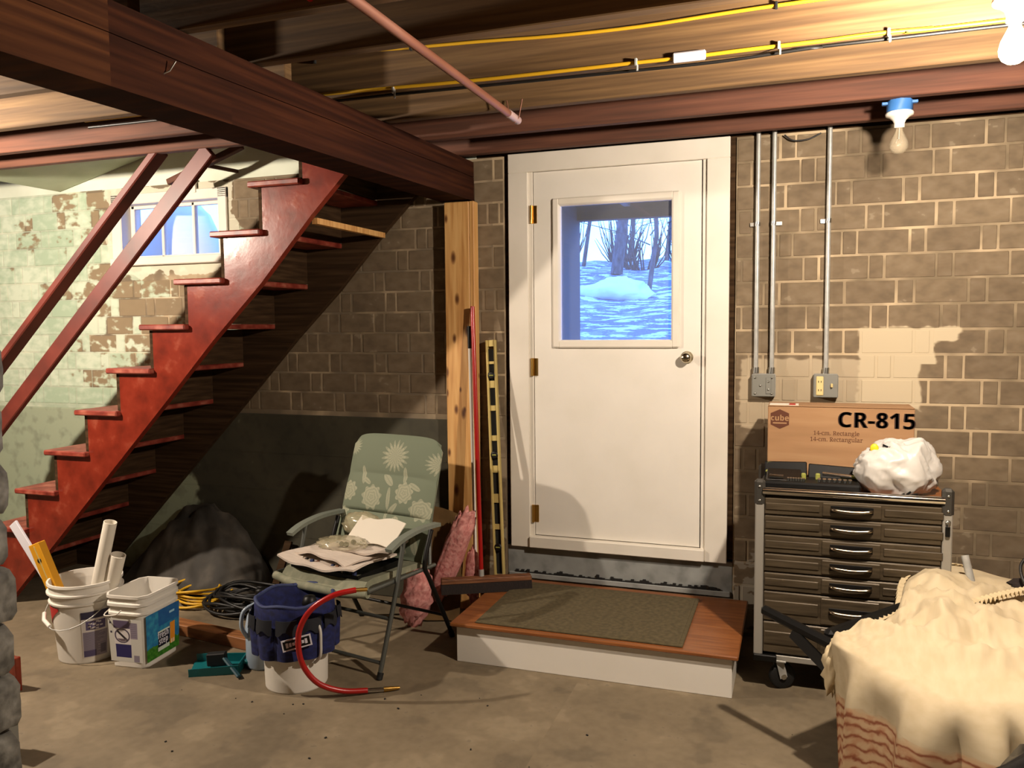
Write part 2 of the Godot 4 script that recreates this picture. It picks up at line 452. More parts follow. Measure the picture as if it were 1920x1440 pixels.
func floral_image() -> Image:
	# woven blossoms on sage cloth
	var img := Image.create(384, 448, false, Image.FORMAT_RGB8)
	var base := C(.43, .465, .385); var pale := C(.66, .655, .56)
	var n := hash_noise(61, 0.25, 2)
	var mums := [[205, 70, 62], [385, 80, 50], [8, 40, 36], [205, 420, 66]]
	var roses := [[130, 232, 46], [270, 205, 40], [345, 262, 46], [20, 215, 40], [10, 300, 26]]
	var leaves := [[190, 165, 12, 30, 0.9], [260, 140, 9, 34, 0.1], [75, 150, 9, 38, 0.2], [95, 175, 8, 22, 1.1], [225, 270, 10, 34, -0.7], [205, 230, 8, 40, 0.05], [250, 320, 18, 20, 0.5], [160, 325, 14, 26, 1.1], [205, 320, 6, 46, 0.1], [310, 180, 9, 26, 1.2], [345, 385, 12, 34, 0.3], [40, 350, 14, 28, 0.6], [300, 400, 10, 26, 0.9], [105, 400, 10, 24, 0.9]]
	for y in 448:
		for x in 384:
			var k := 0.0
			for m in mums:
				var dx: float = x - m[0]; var dy: float = y - m[1]
				var d := sqrt(dx * dx + dy * dy * 1.15); var t := atan2(dy, dx)
				var R: float = m[2]
				var edge: float = R * (0.80 + 0.20 * cos(t * 17.0))
				if d < edge:
					var inner := cos(t * 17.0 + floor(d / R * 4.0) * 3.14) * 0.5 + 0.5
					k = max(k, 0.55 + 0.45 * inner)
			for m in roses:
				var dx: float = x - m[0]; var dy: float = y - m[1]
				var d := sqrt(dx * dx + dy * dy); var t := atan2(dy, dx)
				var R: float = m[2]
				if d < R * (0.90 + 0.10 * cos(t * 9.0 + R)):
					k = max(k, 0.62 + 0.38 * (0.5 + 0.5 * cos(d * 0.55 + 1.2 * cos(t * 5.0 + d * 0.1))))
			for m in leaves:
				var q := Vector2(x - m[0], y - m[1]).rotated(m[4])
				if pow(q.x / m[2], 2) + pow(q.y / m[3], 2) < 1.0: k = max(k, 0.55 if abs(q.x) < 1.5 else 0.85)
			k *= 0.85 + 0.25 * n.get_noise_2d(x, y)
			img.set_pixel(x, y, base.lerp(pale, clampf(k, 0, 1)))
	return img

func cloth_image() -> Image:
	# u across, v from the top edge down to the hem: cream cotton, rust-brown printed bands near the hem
	var img := Image.create(512, 512, false, Image.FORMAT_RGB8)
	var n := hash_noise(71, 0.03, 4)
	for y in 512:
		for x in 512:
			var v := y / 512.0
			var w := n.get_noise_2d(x, y)
			var c := C(.72, .655, .53).lerp(C(.75, .69, .57), clampf(w + 0.5, 0, 1))
			var scal: float = abs(sin(x * 0.045)) * 0.022 + w * 0.014
			if v > 0.69:
				var q := v + scal
				var band := 0.5 + 0.5 * sin((q - 0.69) * 150.0)
				var col := C(.74, .62, .48).lerp(C(.46, .22, .12), pow(band, 4.0) * 0.85)
				col = col.lerp(C(.64, .41, .28), clampf((w + 0.05) * 0.8, 0, 0.4))
				c = c.lerp(col, clampf((q - 0.705) * 60.0, 0, 1))
			img.set_pixel(x, y, c)
	return img

# ------------------------------------------------------------------ the painted block wall
const WX0 := -5.4
const WX1 := 4.4
const WH := 2.577
const COURSE := 0.1215
func wall_uv(p: Vector3) -> Vector2: return Vector2((p.x - WX0) / (WX1 - WX0), 1.0 - p.y / 2.7)

func wall_images(all: Array) -> Array:
	var w := 2048; var h := 768
	# each brick keeps its paint, tone and lime differently
	var own := Image.create(w, h, false, Image.FORMAT_RGB8)
	own.fill(C(.5, .5, .5))
	var r := RandomNumberGenerator.new(); r.seed = 808
	for b in all:
		var i0 := int((b[0] - WX0) / (WX1 - WX0) * w); var i1 := int((b[1] - WX0) / (WX1 - WX0) * w)
		var j0 := int((1.0 - b[3] / 2.7) * h); var j1 := int((1.0 - b[2] / 2.7) * h)
		own.fill_rect(Rect2i(i0 - 1, j0 - 1, i1 - i0 + 2, j1 - j0 + 2), C(r.randf(), r.randf(), r.randf()))
	var n1 := hash_noise(81, 1.1, 5); var n2 := hash_noise(82, 7.0, 3); var n3 := hash_noise(83, 3.0, 4)
	var A := Image.create(w, h, false, Image.FORMAT_RGB8); var B := Image.create(w, h, false, Image.FORMAT_RGB8)
	for j in h:
		var y := (1.0 - (j + 0.5) / h) * 2.7
		for i in w:
			var x := WX0 + (i + 0.5) / w * (WX1 - WX0)
			var a := n1.get_noise_2d(x, y); var b := n2.get_noise_2d(x * 1.3, y * 2.0); var c := n3.get_noise_2d(x, y)
			var ow := own.get_pixel(i, j)
			var br := C(.40, .34, .262).lerp(C(.475, .41, .32), clampf(a * 0.7 + ow.g * 0.6 + 0.2, 0, 1))
			br = br.darkened(clampf(-b * 0.16, 0, 0.2)).lightened(clampf(b * 0.07, 0, 0.1))
			var mo := C(.45, .395, .31).lerp(C(.72, .64, .52), clampf(a * 1.6 + c * 0.8 + 0.35, 0, 1))
			if x < -0.7: mo = mo.lerp(C(.45, .40, .33), clampf(0.45 - c, 0, 1))
			if b + c * 0.8 > 0.78: br = br.lerp(C(.60, .55, .46), 0.4)       # lime specks
			# old green-white paint, flaking off towards the right
			br = br.lerp(C(.57, .50, .39), clampf((-2.2 - x) * 0.8, 0, 0.8))
			var g := (-3.12 - x) * 1.25 + c * 0.8 + b * 0.8 + (ow.r - 0.5) * 1.5 + clampf((1.75 - y) * 0.45, -0.4, 0.5)
			if g > 0.0:
				var gp := C(.64, .72, .62).lerp(C(.79, .835, .75), clampf(a * 0.8 + b * 0.7 + (ow.b - 0.5) * 0.7 + 0.5, 0, 1))
				var k := clampf(g * 3.0, 0, 1)
				br = br.lerp(gp, k * 0.95); mo = mo.lerp(gp.lightened(0.1), k * 0.8)
			# white skim round the stair window
			var dw: float = max(max(-3.44 - x, x + 2.50), max(2.07 - y, y - 2.55))
			if dw < 0.05 + 0.07 * c:
				br = br.lerp(C(.80, .79, .71), 0.85); mo = mo.lerp(C(.82, .81, .73), 0.85)
			# white patches behind the tool cabinet
			var p1: float = min(min(x - 0.655, 1.30 - x), min(y - 1.10 - clampf((0.9 - x), 0, 1) * 0.0, 1.468 - y)) + b * 0.012
			var p2: float = min(min(x - 1.215, 1.56 - x), min(y - 1.225, 1.622 - y)) + b * 0.02 + c * 0.035 * clampf((x - 1.3) * 5.0, 0, 1)
			if y < 1.44 and x > 1.44: p2 = min(p2, 1.50 - x + c * 0.05)
			var p3: float = 0.075 - Vector2((x - 1.57) * 0.75, (y - 1.585) * 1.5).length() + c * 0.035 + b * 0.02
			var wc := C(.64, .58, .48).lerp(C(.69, .63, .53), clampf(a + 0.5, 0, 1))
			if p1 > 0.0:
				var k1 := clampf(p1 * 120.0, 0, 1) * 0.9
				br = br.lerp(wc, k1); mo = mo.lerp(wc, k1)
			var pm: float = max(p2, p3)
			if pm > 0.0:
				var k2 := clampf(pm * 100.0, 0, 1)
				br = br.lerp(C(.74, .68, .57), k2); mo = mo.lerp(C(.74, .68, .57), k2)
			# crumbly plaster low beside the step
			if y < 0.45 and x > 0.60 and x < 0.82 and c + b > 0.0:
				br = br.lerp(C(.62, .60, .55), 0.7); mo = mo.lerp(C(.62, .60, .55), 0.7)
			if y < 0.5 and x > -0.80 and x < -0.62 and c + b > 0.1:
				br = br.lerp(C(.60, .58, .50), 0.7)
			A.set_pixel(i, j, br); B.set_pixel(i, j, mo)
	return [A, B]

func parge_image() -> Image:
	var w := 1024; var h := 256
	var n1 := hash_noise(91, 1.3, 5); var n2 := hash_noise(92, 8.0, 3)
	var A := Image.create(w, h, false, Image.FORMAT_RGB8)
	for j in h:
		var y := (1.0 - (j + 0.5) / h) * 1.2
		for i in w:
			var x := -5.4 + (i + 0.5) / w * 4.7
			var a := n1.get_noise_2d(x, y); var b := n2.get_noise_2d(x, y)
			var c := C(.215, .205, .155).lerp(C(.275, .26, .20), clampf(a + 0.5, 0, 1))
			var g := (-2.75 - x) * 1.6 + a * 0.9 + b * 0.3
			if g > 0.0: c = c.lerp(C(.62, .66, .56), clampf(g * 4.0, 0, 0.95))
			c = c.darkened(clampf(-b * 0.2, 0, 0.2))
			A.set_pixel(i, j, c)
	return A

func project(p: Vector3) -> Vector3:   # pixel x, y and depth, for choosing which bricks show largest
	var c: Camera3D = get_node("camera")
	var q := c.transform.affine_inverse() * p
	return Vector3(960.0 + FPX * q.x / -q.z, 720.0 - FPX * q.y / -q.z, -q.z)

func brick_wall():
	M.parge = uvmat(parge_image(), 0.85)
	var all := []
	for row in 22:
		var yt := WH - row * COURSE
		var yb: float = max(yt - COURSE + 0.011, 0.0)
		if yt < 0.03: break
		var x := -4.95 + (0.155 if row % 2 == 1 else 0.0) + rng.randf_range(-0.02, 0.02) + 0.04
		var long := true
		while x < 2.25:
			var L: float = (0.222 if long else 0.062) + rng.randf_range(-0.006, 0.006)
			var x0 := x; var x1 := x + L
			x = x1 + 0.010 + rng.randf_range(-0.002, 0.003)
			long = not long
			var segs := [[x0, x1]]
			for hole in [[-0.635, 0.635, 0.0, 2.70], [-3.445, -2.497, 2.065, 2.56], [-9.0, -0.845, -1.0, 1.105], [-1.0, -0.83, 2.35, 2.6]]:
				if yt - 0.02 < hole[2] or yb + 0.02 > hole[3]: continue
				var nx := []
				for s in segs:
					if s[1] <= hole[0] or s[0] >= hole[1]: nx.append(s); continue
					if s[0] < hole[0] - 0.02: nx.append([s[0], hole[0]])
					if s[1] > hole[1] + 0.02: nx.append([hole[1], s[1]])
				segs = nx
			for s in segs:
				all.append([s[0], s[1], yb, yt])
	var im := wall_images(all)
	M.brick = uvmat(im[0], 0.88); M.mortar = uvmat(im[1], 0.92)
	var W := struct("wall_back", Vector3(0, 0, 0))
	# mortar bed with the openings left free (door -0.63..0.63, window -3.44..-2.50)
	var mb := MB.new(wall_uv)
	var T := 0.25
	var zf := -0.0025
	for s in [[WX0, -3.44, 0.0, 2.59], [-2.50, -0.63, 0.0, 2.59], [-3.44, -2.50, 0.0, 2.07], [-3.44, -2.50, 2.545, 2.59], [0.63, WX1, 0.0, 2.59], [-0.63, 0.63, 0.0, 0.20]]:
		mb.box(Vector3((s[0] + s[1]) * 0.5, (s[2] + s[3]) * 0.5, zf - T * 0.5), Vector3(s[1] - s[0], s[3] - s[2], T))
	obj("mortar_bed", mb, M.mortar, W)
	var fm := MB.new()
	fm.box(Vector3(-0.5615, 1.50, -0.135), Vector3(0.137, 2.20, 0.24)); fm.box(Vector3(0.5615, 1.50, -0.135), Vector3(0.137, 2.20, 0.24)); fm.box(Vector3(0, 2.565, -0.135), Vector3(0.99, 0.07, 0.24))
	obj("rough_frame", fm, M.plank_dark, W)
	var ranked := []
	for k in all.size():
		var b: Array = all[k]
		var c := Vector3((b[0] + b[1]) * 0.5, (b[2] + b[3]) * 0.5, 0)
		var q := project(c)
		var seen := q.x > -20 and q.x < 1940 and q.y > 0 and q.y < 1440
		# hidden behind the stair, the cabinet or the carton
		if c.x > 0.8 and c.x < 1.5 and c.y < 1.2: seen = false
		ranked.append([(b[1] - b[0]) * (b[3] - b[2]) / (q.z * q.z) if seen else 0.0, k])
	ranked.sort_custom(func(a, b): return a[0] > b[0])
	var rest := MB.new(wall_uv)
	var nrest := 0
	for i in ranked.size():
		var b: Array = all[ranked[i][1]]
		var d := 0.018 + rng.randf_range(-0.0025, 0.0025)
		var cc := Vector3((b[0] + b[1]) * 0.5, (b[2] + b[3]) * 0.5, -d * 0.5 + rng.randf_range(-0.001, 0.001))
		var ss := Vector3(b[1] - b[0], b[3] - b[2], d)
		if i < 300:
			var m := MB.new(wall_uv)
			m.box(cc, ss, 0.003, Basis(Vector3(0, 0, 1), rng.randf_range(-0.006, 0.006)))
			obj("brick", m, M.brick, W)
		else:
			rest.box(cc, ss, 0.003)
			nrest += 1
	if nrest > 0:
		var o := obj("bricks", rest, M.brick, W)
		o.set_meta("kind", "stuff")
	# smooth coat on the lower wall by the stair
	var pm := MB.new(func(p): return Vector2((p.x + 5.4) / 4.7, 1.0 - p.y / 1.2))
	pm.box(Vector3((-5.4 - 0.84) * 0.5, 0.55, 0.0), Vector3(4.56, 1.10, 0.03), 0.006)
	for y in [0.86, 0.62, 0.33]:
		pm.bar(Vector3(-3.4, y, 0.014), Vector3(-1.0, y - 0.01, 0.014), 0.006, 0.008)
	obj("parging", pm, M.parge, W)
	# white wall of the stairwell above the bricks
	var SW := struct("wall_stairwell", Vector3(0, 2.6, 0))
	var sm := MB.new()
	sm.box(Vector3(-3.1, 3.55, -0.13), Vector3(4.6, 1.92, 0.24))
	sm.box(Vector3(-5.3, 3.70, 0.42), Vector3(0.2, 1.62, 0.86))
	sm.box(Vector3(-0.95, 3.70, 0.42), Vector3(0.2, 1.62, 0.86))
	sm.box(Vector3(-3.1, 3.70, 0.90), Vector3(4.6, 1.62, 0.1))
	sm.box(Vector3(-3.1, 4.55, 0.42), Vector3(4.6, 0.1, 1.1))
	obj("plaster", sm, M.plaster, SW)
	# sill and rim board right of the beam
	var rb := MB.new()
	rb.box(Vector3(1.8, 2.70, -0.10), Vector3(5.3, 0.24, 0.16), 0.004)
	obj("trim_1", rb, M.plank_dark).set_meta("kind", "structure")

# ------------------------------------------------------------------ camera, light, shell
func setup():
	var cam := Camera3D.new()
	cam.name = "camera"
	add_child(cam)
	var fw := Vector3(-sin(YAW) * cos(PITCH), -sin(PITCH), -cos(YAW) * cos(PITCH))
	var r := fw.cross(Vector3.UP).normalized()
	var u := r.cross(fw)
	var r2 := r * cos(ROLL) + u * sin(ROLL)
	var u2 := u * cos(ROLL) - r * sin(ROLL)
	cam.transform = Transform3D(Basis(r2, u2, -fw), CAM)
	cam.fov = rad_to_deg(2.0 * atan(720.0 / FPX))
	cam.near = 0.05; cam.far = 300.0
	cam.current = true
	var we := WorldEnvironment.new()
	we.name = "environment"
	var e := Environment.new()
	var sky := Sky.new()
	var sm := ProceduralSkyMaterial.new()
	sm.sky_top_color = C(.30, .50, .92); sm.sky_horizon_color = C(.42, .66, 1.0)
	sm.ground_bottom_color = C(.22, .30, .46); sm.ground_horizon_color = C(.40, .58, .86)
	sm.sky_energy_multiplier = 1.0; sm.ground_energy_multiplier = 1.0
	sm.sun_angle_max = 0.0
	sky.sky_material = sm
	e.background_mode = Environment.BG_SKY
	e.sky = sky
	e.background_energy_multiplier = 8.5
	e.tonemap_mode = Environment.TONE_MAPPER_LINEAR
	e.tonemap_exposure = 1.0
	e.sdfgi_enabled = true; e.ssao_enabled = true; e.ssil_enabled = true
	we.environment = e
	add_child(we)

func shell():
	var f := struct("floor")
	var m := MB.new()
	m.box(Vector3(-0.5, -0.075, 4.4), Vector3(10.2, 0.15, 9.3))
	obj("slab", m, M.floor, f)
	for w in [["wall_left", Vector3(-5.5, 1.41, 4.4), Vector3(0.2, 2.82, 9.3)], ["wall_right", Vector3(4.5, 1.41, 4.4), Vector3(0.2, 2.82, 9.3)], ["wall_front", Vector3(-0.5, 1.41, 9.1), Vector3(10.2, 2.82, 0.2)]]:
		var wm := MB.new()
		wm.box(w[1], w[2])
		obj(w[0], wm, M.room_wall).set_meta("kind", "structure")
	brick_wall()
	var c := struct("ceiling", Vector3(0, 2.58, 0))
	# joists right of the beam, then left of it
	var k := 0
	for z in [0.17, 0.56, 0.97, 1.365, 1.86, 2.22, 2.60, 2.98, 3.39, 3.79, 4.2, 4.6, 5.0, 5.4, 5.8, 6.2, 6.6, 7.0, 7.4, 7.8, 8.2, 8.6]:
		var j := MB.new()
		j.box(Vector3(1.62, 2.70, z - 0.025), Vector3(5.6, 0.24, 0.05), 0.004)
		obj("joist", j, M.joist_red if k < 2 else M.joist, c)
		k += 1
	k = 0
	for z in [0.83, 1.12, 1.50, 1.90, 2.31, 2.71, 3.11, 3.51, 3.91, 4.31, 4.71, 5.11, 5.51, 5.91, 6.31, 6.71, 7.11, 7.51, 7.91, 8.31, 8.71]:
		var j := MB.new()
		j.box(Vector3(-3.21, 2.70, z - 0.025), Vector3(4.38, 0.24, 0.05), 0.004)
		obj("joist", j, M.joist_red if k < 2 else M.joist, c)
		k += 1
	var x := -5.4
	k = 0
	while x < 4.4:
		var z0 := 0.0 if x > -1.0 else 0.86
		var p := MB.new()
		p.box(Vector3(x + 0.07, 2.83 + rng.randf_range(0, 0.003), (z0 + 9.0) * 0.5), Vector3(0.137, 0.02, 9.0 - z0))
		obj("subfloor_plank", p, M.plank_dark, c)
		x += 0.14
		k += 1
	var up := MB.new()
	up.box(Vector3(-0.5, 2.88, 4.96), Vector3(10.2, 0.06, 8.2))
	up.box(Vector3(1.75, 2.88, 0.42), Vector3(5.4, 0.06, 0.9))
	obj("floor_above", up, M.plank_dark, c)

func beam_and_post():
	var b := thing("timber_beam", "dark reddish-brown timber beam with a long split, running overhead from back wall", "beam", Vector3(-0.9, 2.34, 0))
	var f := func(z: float, side: float, h: float) -> Vector3:
		var x := -0.812 - 0.040 * z - 0.185 * side
		return Vector3(x, lerpf(2.355 - 0.010 * min(z, 4.0), 2.572, h), z)
	for part in [[0.0, 0.60, 0.0], [0.612, 1.0, 0.003]]:
		var n := 24
		for stretch in [[0, 7], [7, 24]]:   # dark-stained by the wall, barer wood towards the room
			var m := MB.new()
			for i in range(stretch[0], stretch[1]):
				var z0 := -0.02 + 8.64 * i / n; var z1 := -0.02 + 8.64 * (i + 1) / n
				var w0: float = 0.012 * sin(i * 1.9); var w1: float = 0.012 * sin((i + 1) * 1.9)
				var la: float = part[0] + (w0 if part[0] > 0 else 0.0); var lb: float = part[0] + (w1 if part[0] > 0 else 0.0)
				var ha: float = part[1] + (w0 if part[1] < 1 else 0.0); var hb: float = part[1] + (w1 if part[1] < 1 else 0.0)
				m.hexa([f.call(z0, 0, la), f.call(z1, 0, lb), f.call(z1, 1, lb), f.call(z0, 1, la), f.call(z0, 0, ha), f.call(z1, 0, hb), f.call(z1, 1, hb), f.call(z0, 1, ha)])
			obj("timber", m, M.beam if stretch[0] == 0 else M.beam_bare, b)
	var core := MB.new()
	core.hexa([f.call(0, .05, .55), f.call(6.1, .05, .55), f.call(6.1, .95, .55), f.call(0, .95, .55), f.call(0, .05, .7), f.call(6.1, .05, .7), f.call(6.1, .95, .7), f.call(0, .95, .7)])
	obj("split", core, M.grime, b)
	var nail := MB.new()
	nail.tube([Vector3(-0.905, 2.42, 2.30), Vector3(-0.89, 2.43, 2.29), Vector3(-0.875, 2.46, 2.28)], 0.0025, 6)
	obj("bent_nail", nail, M.steel, b)
	var p := thing("wooden_post", "new knotty pine post under the end of the dark beam", "post", Vector3(-0.88, 0, 0.05))
	var m1 := MB.new(); m1.box(Vector3(-0.889, 1.172, 0.048), Vector3(0.152, 2.344, 0.062), 0.004)
	obj("board", m1, M.pine, p)
	var m2 := MB.new(); m2.box(Vector3(-0.798, 1.172, 0.046), Vector3(0.028, 2.344, 0.066), 0.003)
	obj("board", m2, M.pine, p)

# ------------------------------------------------------------------ stairs
func stairs():
	var s := thing("staircase", "steep red-painted wooden stair with open rails climbing along back wall", "stairs", Vector3(-2.6, 0, 0.42))
	var rise := 0.2385; var run := 0.2435
	var xk := func(k: int) -> float: return -1.42 - (10 - k) * run
	for side in [0, 1]:
		var poly := [Vector2(xk.call(0) + 0.02, 0.001), Vector2(xk.call(0) + 0.02, rise - 0.03)]
		for k in range(1, 11):
			poly.append(Vector2(xk.call(k) + 0.02, rise * k - 0.03))
			poly.append(Vector2(xk.call(k) + 0.02, min(rise * (k + 1) - 0.03, 2.57)))
		poly.append(Vector2(-1.02, 2.57))
		var wob := 0.0
		for i in 9:   # the lower edge is hand-sawn
			var t := i / 8.0
			var px := lerpf(-1.05, -3.53, t)
			wob = 0.012 * sin(i * 2.3) if i < 4 else 0.0
			poly.append(Vector2(px, px + 3.55 + wob))
		poly.append(Vector2(-3.549, 0.001))
		var m := MB.new()
		m.slab(poly, 0.04, Transform3D(Basis.IDENTITY, Vector3(0, 0, 0.80 if side == 0 else 0.038)))
		obj("stringer", m, M.red_paint if side == 0 else M.plank_dark, s)   # the wall-side board and the risers take the dark plank wood
	for k in range(1, 11):
		var t := MB.new()
		t.box(Vector3(xk.call(k) - run * 0.5 - 0.012, rise * k - 0.015, 0.44), Vector3(run + 0.064, 0.03, 0.83), 0.006)
		obj("tread", t, M.red_worn, s)
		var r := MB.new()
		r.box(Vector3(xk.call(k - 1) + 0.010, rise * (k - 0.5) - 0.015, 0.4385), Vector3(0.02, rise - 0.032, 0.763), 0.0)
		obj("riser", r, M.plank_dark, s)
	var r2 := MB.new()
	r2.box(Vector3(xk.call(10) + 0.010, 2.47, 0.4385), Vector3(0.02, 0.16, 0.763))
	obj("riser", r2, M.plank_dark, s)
	var cl := MB.new()
	cl.bar(Vector3(-1.365, 2.18, 0.775), Vector3(-1.365, 2.18, 0.06), 0.03, 0.03)
	obj("cleat", cl, M.pine, s)
	var h := MB.new()
	h.bar(Vector3(-3.86, 1.16, 0.775), Vector3(-2.31, 2.60, 0.775), 0.09, 0.042, Vector3(-1, 1.05, 0), 0.006)
	obj("handrail", h, M.rail_red, s)
	var g := MB.new()
	g.bar(Vector3(-3.90, 0.755, 0.80), Vector3(-1.97, 2.575, 0.80), 0.038, 0.088, Vector3(-1, 1.05, 0), 0.005)
	obj("mid_rail", g, M.rail_red, s)
	for v in [[-3.80, 1.22, 0.22], [-3.86, 0.8, 0.0]]:
		pass
	var nw := MB.new()
	nw.box(Vector3(-3.80, 0.64, 0.745), Vector3(0.07, 1.26, 0.07), 0.006)
	obj("newel", nw, M.red_paint, s)
	# soffit above the foot of the stair
	var so := MB.new()
	so.hexa([Vector3(-3.9, 2.60, 0.0), Vector3(-2.3, 2.98, 0.0), Vector3(-2.3, 2.98, 0.80), Vector3(-3.9, 2.60, 0.80), Vector3(-3.9, 2.62, 0.0), Vector3(-2.3, 3.0, 0.0), Vector3(-2.3, 3.0, 0.80), Vector3(-3.9, 2.62, 0.80)])
	var soff := obj("trim_2", so, M.soffit); soff.set_meta("kind", "structure")
	var st := MB.new()
	st.bar(Vector3(-2.69, 2.535, 0.30), Vector3(-2.15, 2.71, 0.30), 0.04, 0.035, Vector3.UP, 0.003)
	st.bar(Vector3(-2.42, 2.62, 0.30), Vector3(-2.42, 2.635, 0.0), 0.02, 0.02)
	tag(obj("wooden_brace", st, M.joist_red), "short dark wooden stick sloping above the stair window", "brace")

# ------------------------------------------------------------------ door and window
func door():
	var d := struct("door_1", Vector3(0, 0.457, 0))
	var slab := MB.new()   # stiles and rails round the pane
	var z := -0.022
	slab.box(Vector3(-0.40, 1.473, z), Vector3(0.114, 2.032, 0.044), 0.0)
	slab.box(Vector3(0.40, 1.473, z), Vector3(0.114, 2.032, 0.044), 0.0)
	slab.box(Vector3(0, 2.40, z), Vector3(0.686, 0.178, 0.044), 0.0)
	slab.box(Vector3(0, 0.996, z), Vector3(0.686, 1.078, 0.044), 0.0)
	obj("door_slab", slab, M.white_paint, d)
	var mo := MB.new()
	for s in [[Vector3(-0.327, 1.93, 0.006), Vector3(0.042, 0.82, 0.024)], [Vector3(0.327, 1.93, 0.006), Vector3(0.042, 0.82, 0.024)], [Vector3(0, 2.32, 0.006), Vector3(0.63, 0.042, 0.024)], [Vector3(0, 1.54, 0.006), Vector3(0.63, 0.042, 0.024)]]:
		mo.box(s[0], s[1], 0.008)
	for s in [[Vector3(-0.312, 1.93, -0.012), Vector3(0.018, 0.78, 0.03)], [Vector3(0.312, 1.93, -0.012), Vector3(0.018, 0.78, 0.03)], [Vector3(0, 2.305, -0.012), Vector3(0.61, 0.018, 0.03)], [Vector3(0, 1.555, -0.012), Vector3(0.61, 0.018, 0.03)]]:
		mo.box(s[0], s[1], 0.003)
	obj("glazing_bead", mo, M.trim_white, d)
	var gl := MB.new(); gl.box(Vector3(0, 1.93, -0.025), Vector3(0.64, 0.78, 0.006))
	obj("pane", gl, M.glass, d)
	for y in [2.259, 1.413, 0.579]:
		var h := MB.new()
		h.tube([Vector3(-0.468, y - 0.05, 0.010), Vector3(-0.468, y + 0.05, 0.010)], 0.008, 8)
		h.box(Vector3(-0.452, y, 0.002), Vector3(0.03, 0.098, 0.004), 0.001)
		obj("hinge", h, M.brass, d)
	var k := MB.new()
	var tf := Transform3D(Basis(Vector3(1, 0, 0), PI / 2), Vector3(0.387, 1.47, 0.0))
	k.lathe([Vector2(0.0, 0.0), Vector2(0.033, 0.0), Vector2(0.033, 0.006), Vector2(0.012, 0.010), Vector2(0.011, 0.028), Vector2(0.020, 0.034), Vector2(0.028, 0.044), Vector2(0.027, 0.056), Vector2(0.018, 0.064), Vector2(0.0, 0.066)], 20, tf)
	obj("door_knob", k, M.nickel, d)
	# jamb, casing, threshold
	var j := MB.new()
	j.box(Vector3(-0.476, 1.46, -0.08), Vector3(0.030, 2.13, 0.17), 0.002)
	j.box(Vector3(0.478, 1.46, -0.08), Vector3(0.030, 2.13, 0.17), 0.002)
	j.box(Vector3(0, 2.511, -0.08), Vector3(0.98, 0.032, 0.17), 0.002)
	obj("jamb", j, M.trim_white, d)
	var sp := MB.new()
	sp.box(Vector3(-0.452, 1.46, -0.060), Vector3(0.030, 2.09, 0.026)); sp.box(Vector3(0.452, 1.46, -0.060), Vector3(0.034, 2.09, 0.026)); sp.box(Vector3(0, 2.488, -0.060), Vector3(0.94, 0.03, 0.026)); sp.box(Vector3(0, 0.46, -0.060), Vector3(0.94, 0.03, 0.026))
	obj("door_stop", sp, M.plank_dark, d)
	for s in [[Vector3(-0.5425, 1.4375, 0.011), Vector3(0.115, 2.105, 0.022)], [Vector3(0.5425, 1.4375, 0.011), Vector3(0.115, 2.105, 0.022)], [Vector3(0, 2.5425, 0.011), Vector3(1.20, 0.105, 0.022)]]:
		var c := MB.new(); c.box(s[0], s[1], 0.003)
		obj("casing", c, M.trim_white, d)
	var th := MB.new()
	th.box(Vector3(0, 0.420, -0.045), Vector3(0.97, 0.064, 0.17), 0.004)
	obj("threshold", th, M.trim_white, d)
	var cu := MB.new()
	cu.box(Vector3(0, 0.293, -0.12), Vector3(1.26, 0.186, 0.23), 0.004)
	cu.box(Vector3(0, 0.215, 0.0), Vector3(1.24, 0.03, 0.02), 0.004)
	obj("curb", cu, M.curb, d)
	var gr := MB.new()
	var n := hash_noise(101, 9.0, 3)
	for i in 70:   # ragged tar line along the curb
		var x := -0.57 + i * 0.0163
		var hh: float = clampf(0.010 + 0.02 * n.get_noise_1d(x * 3.0) + 0.012 * n.get_noise_1d(x * 11.0 + 5.0), 0.003, 0.045)
		gr.box(Vector3(x, 0.231 + hh * 0.5, 0.0), Vector3(0.0165, hh, 0.0135))
	obj("tar_line", gr, M.grime, d)

func window():
	var w := struct("window_1", Vector3(-2.97, 2.07, 0))
	var fr := MB.new()
	for s in [[Vector3(-3.398, 2.307, -0.07), Vector3(0.085, 0.475, 0.17)], [Vector3(-2.535, 2.307, -0.07), Vector3(0.07, 0.475, 0.17)], [Vector3(-2.97, 2.511, -0.07), Vector3(0.94, 0.068, 0.17)], [Vector3(-2.97, 2.096, -0.06), Vector3(0.94, 0.052, 0.20)]]:
		fr.box(s[0], s[1], 0.005)
	obj("window_frame", fr, M.trim_white, w)
	var sash := MB.new()
	for s in [[Vector3(-3.341, 2.298, -0.09), Vector3(0.035, 0.37, 0.035)], [Vector3(-2.584, 2.298, -0.09), Vector3(0.03, 0.37, 0.035)], [Vector3(-2.96, 2.468, -0.09), Vector3(0.78, 0.022, 0.035)], [Vector3(-2.96, 2.130, -0.09), Vector3(0.78, 0.024, 0.035)], [Vector3(-3.09, 2.298, -0.09), Vector3(0.022, 0.36, 0.035)], [Vector3(-2.835, 2.298, -0.09), Vector3(0.022, 0.36, 0.035)]]:
		sash.box(s[0], s[1], 0.003)
	obj("sash", sash, M.trim_white, w)
	for x in [-3.21, -2.963, -2.714]:
		var g := MB.new(); g.box(Vector3(x, 2.298, -0.09), Vector3(0.24, 0.33, 0.004))
		obj("pane", g, M.glass, w)
	var la := MB.new()
	la.box(Vector3(-2.77, 2.56, 0.01), Vector3(0.03, 0.07, 0.012), 0.003)
	la.box(Vector3(-2.74, 2.56, 0.012), Vector3(0.02, 0.08, 0.02), 0.003)
	obj("latch", la, M.trim_white, w)

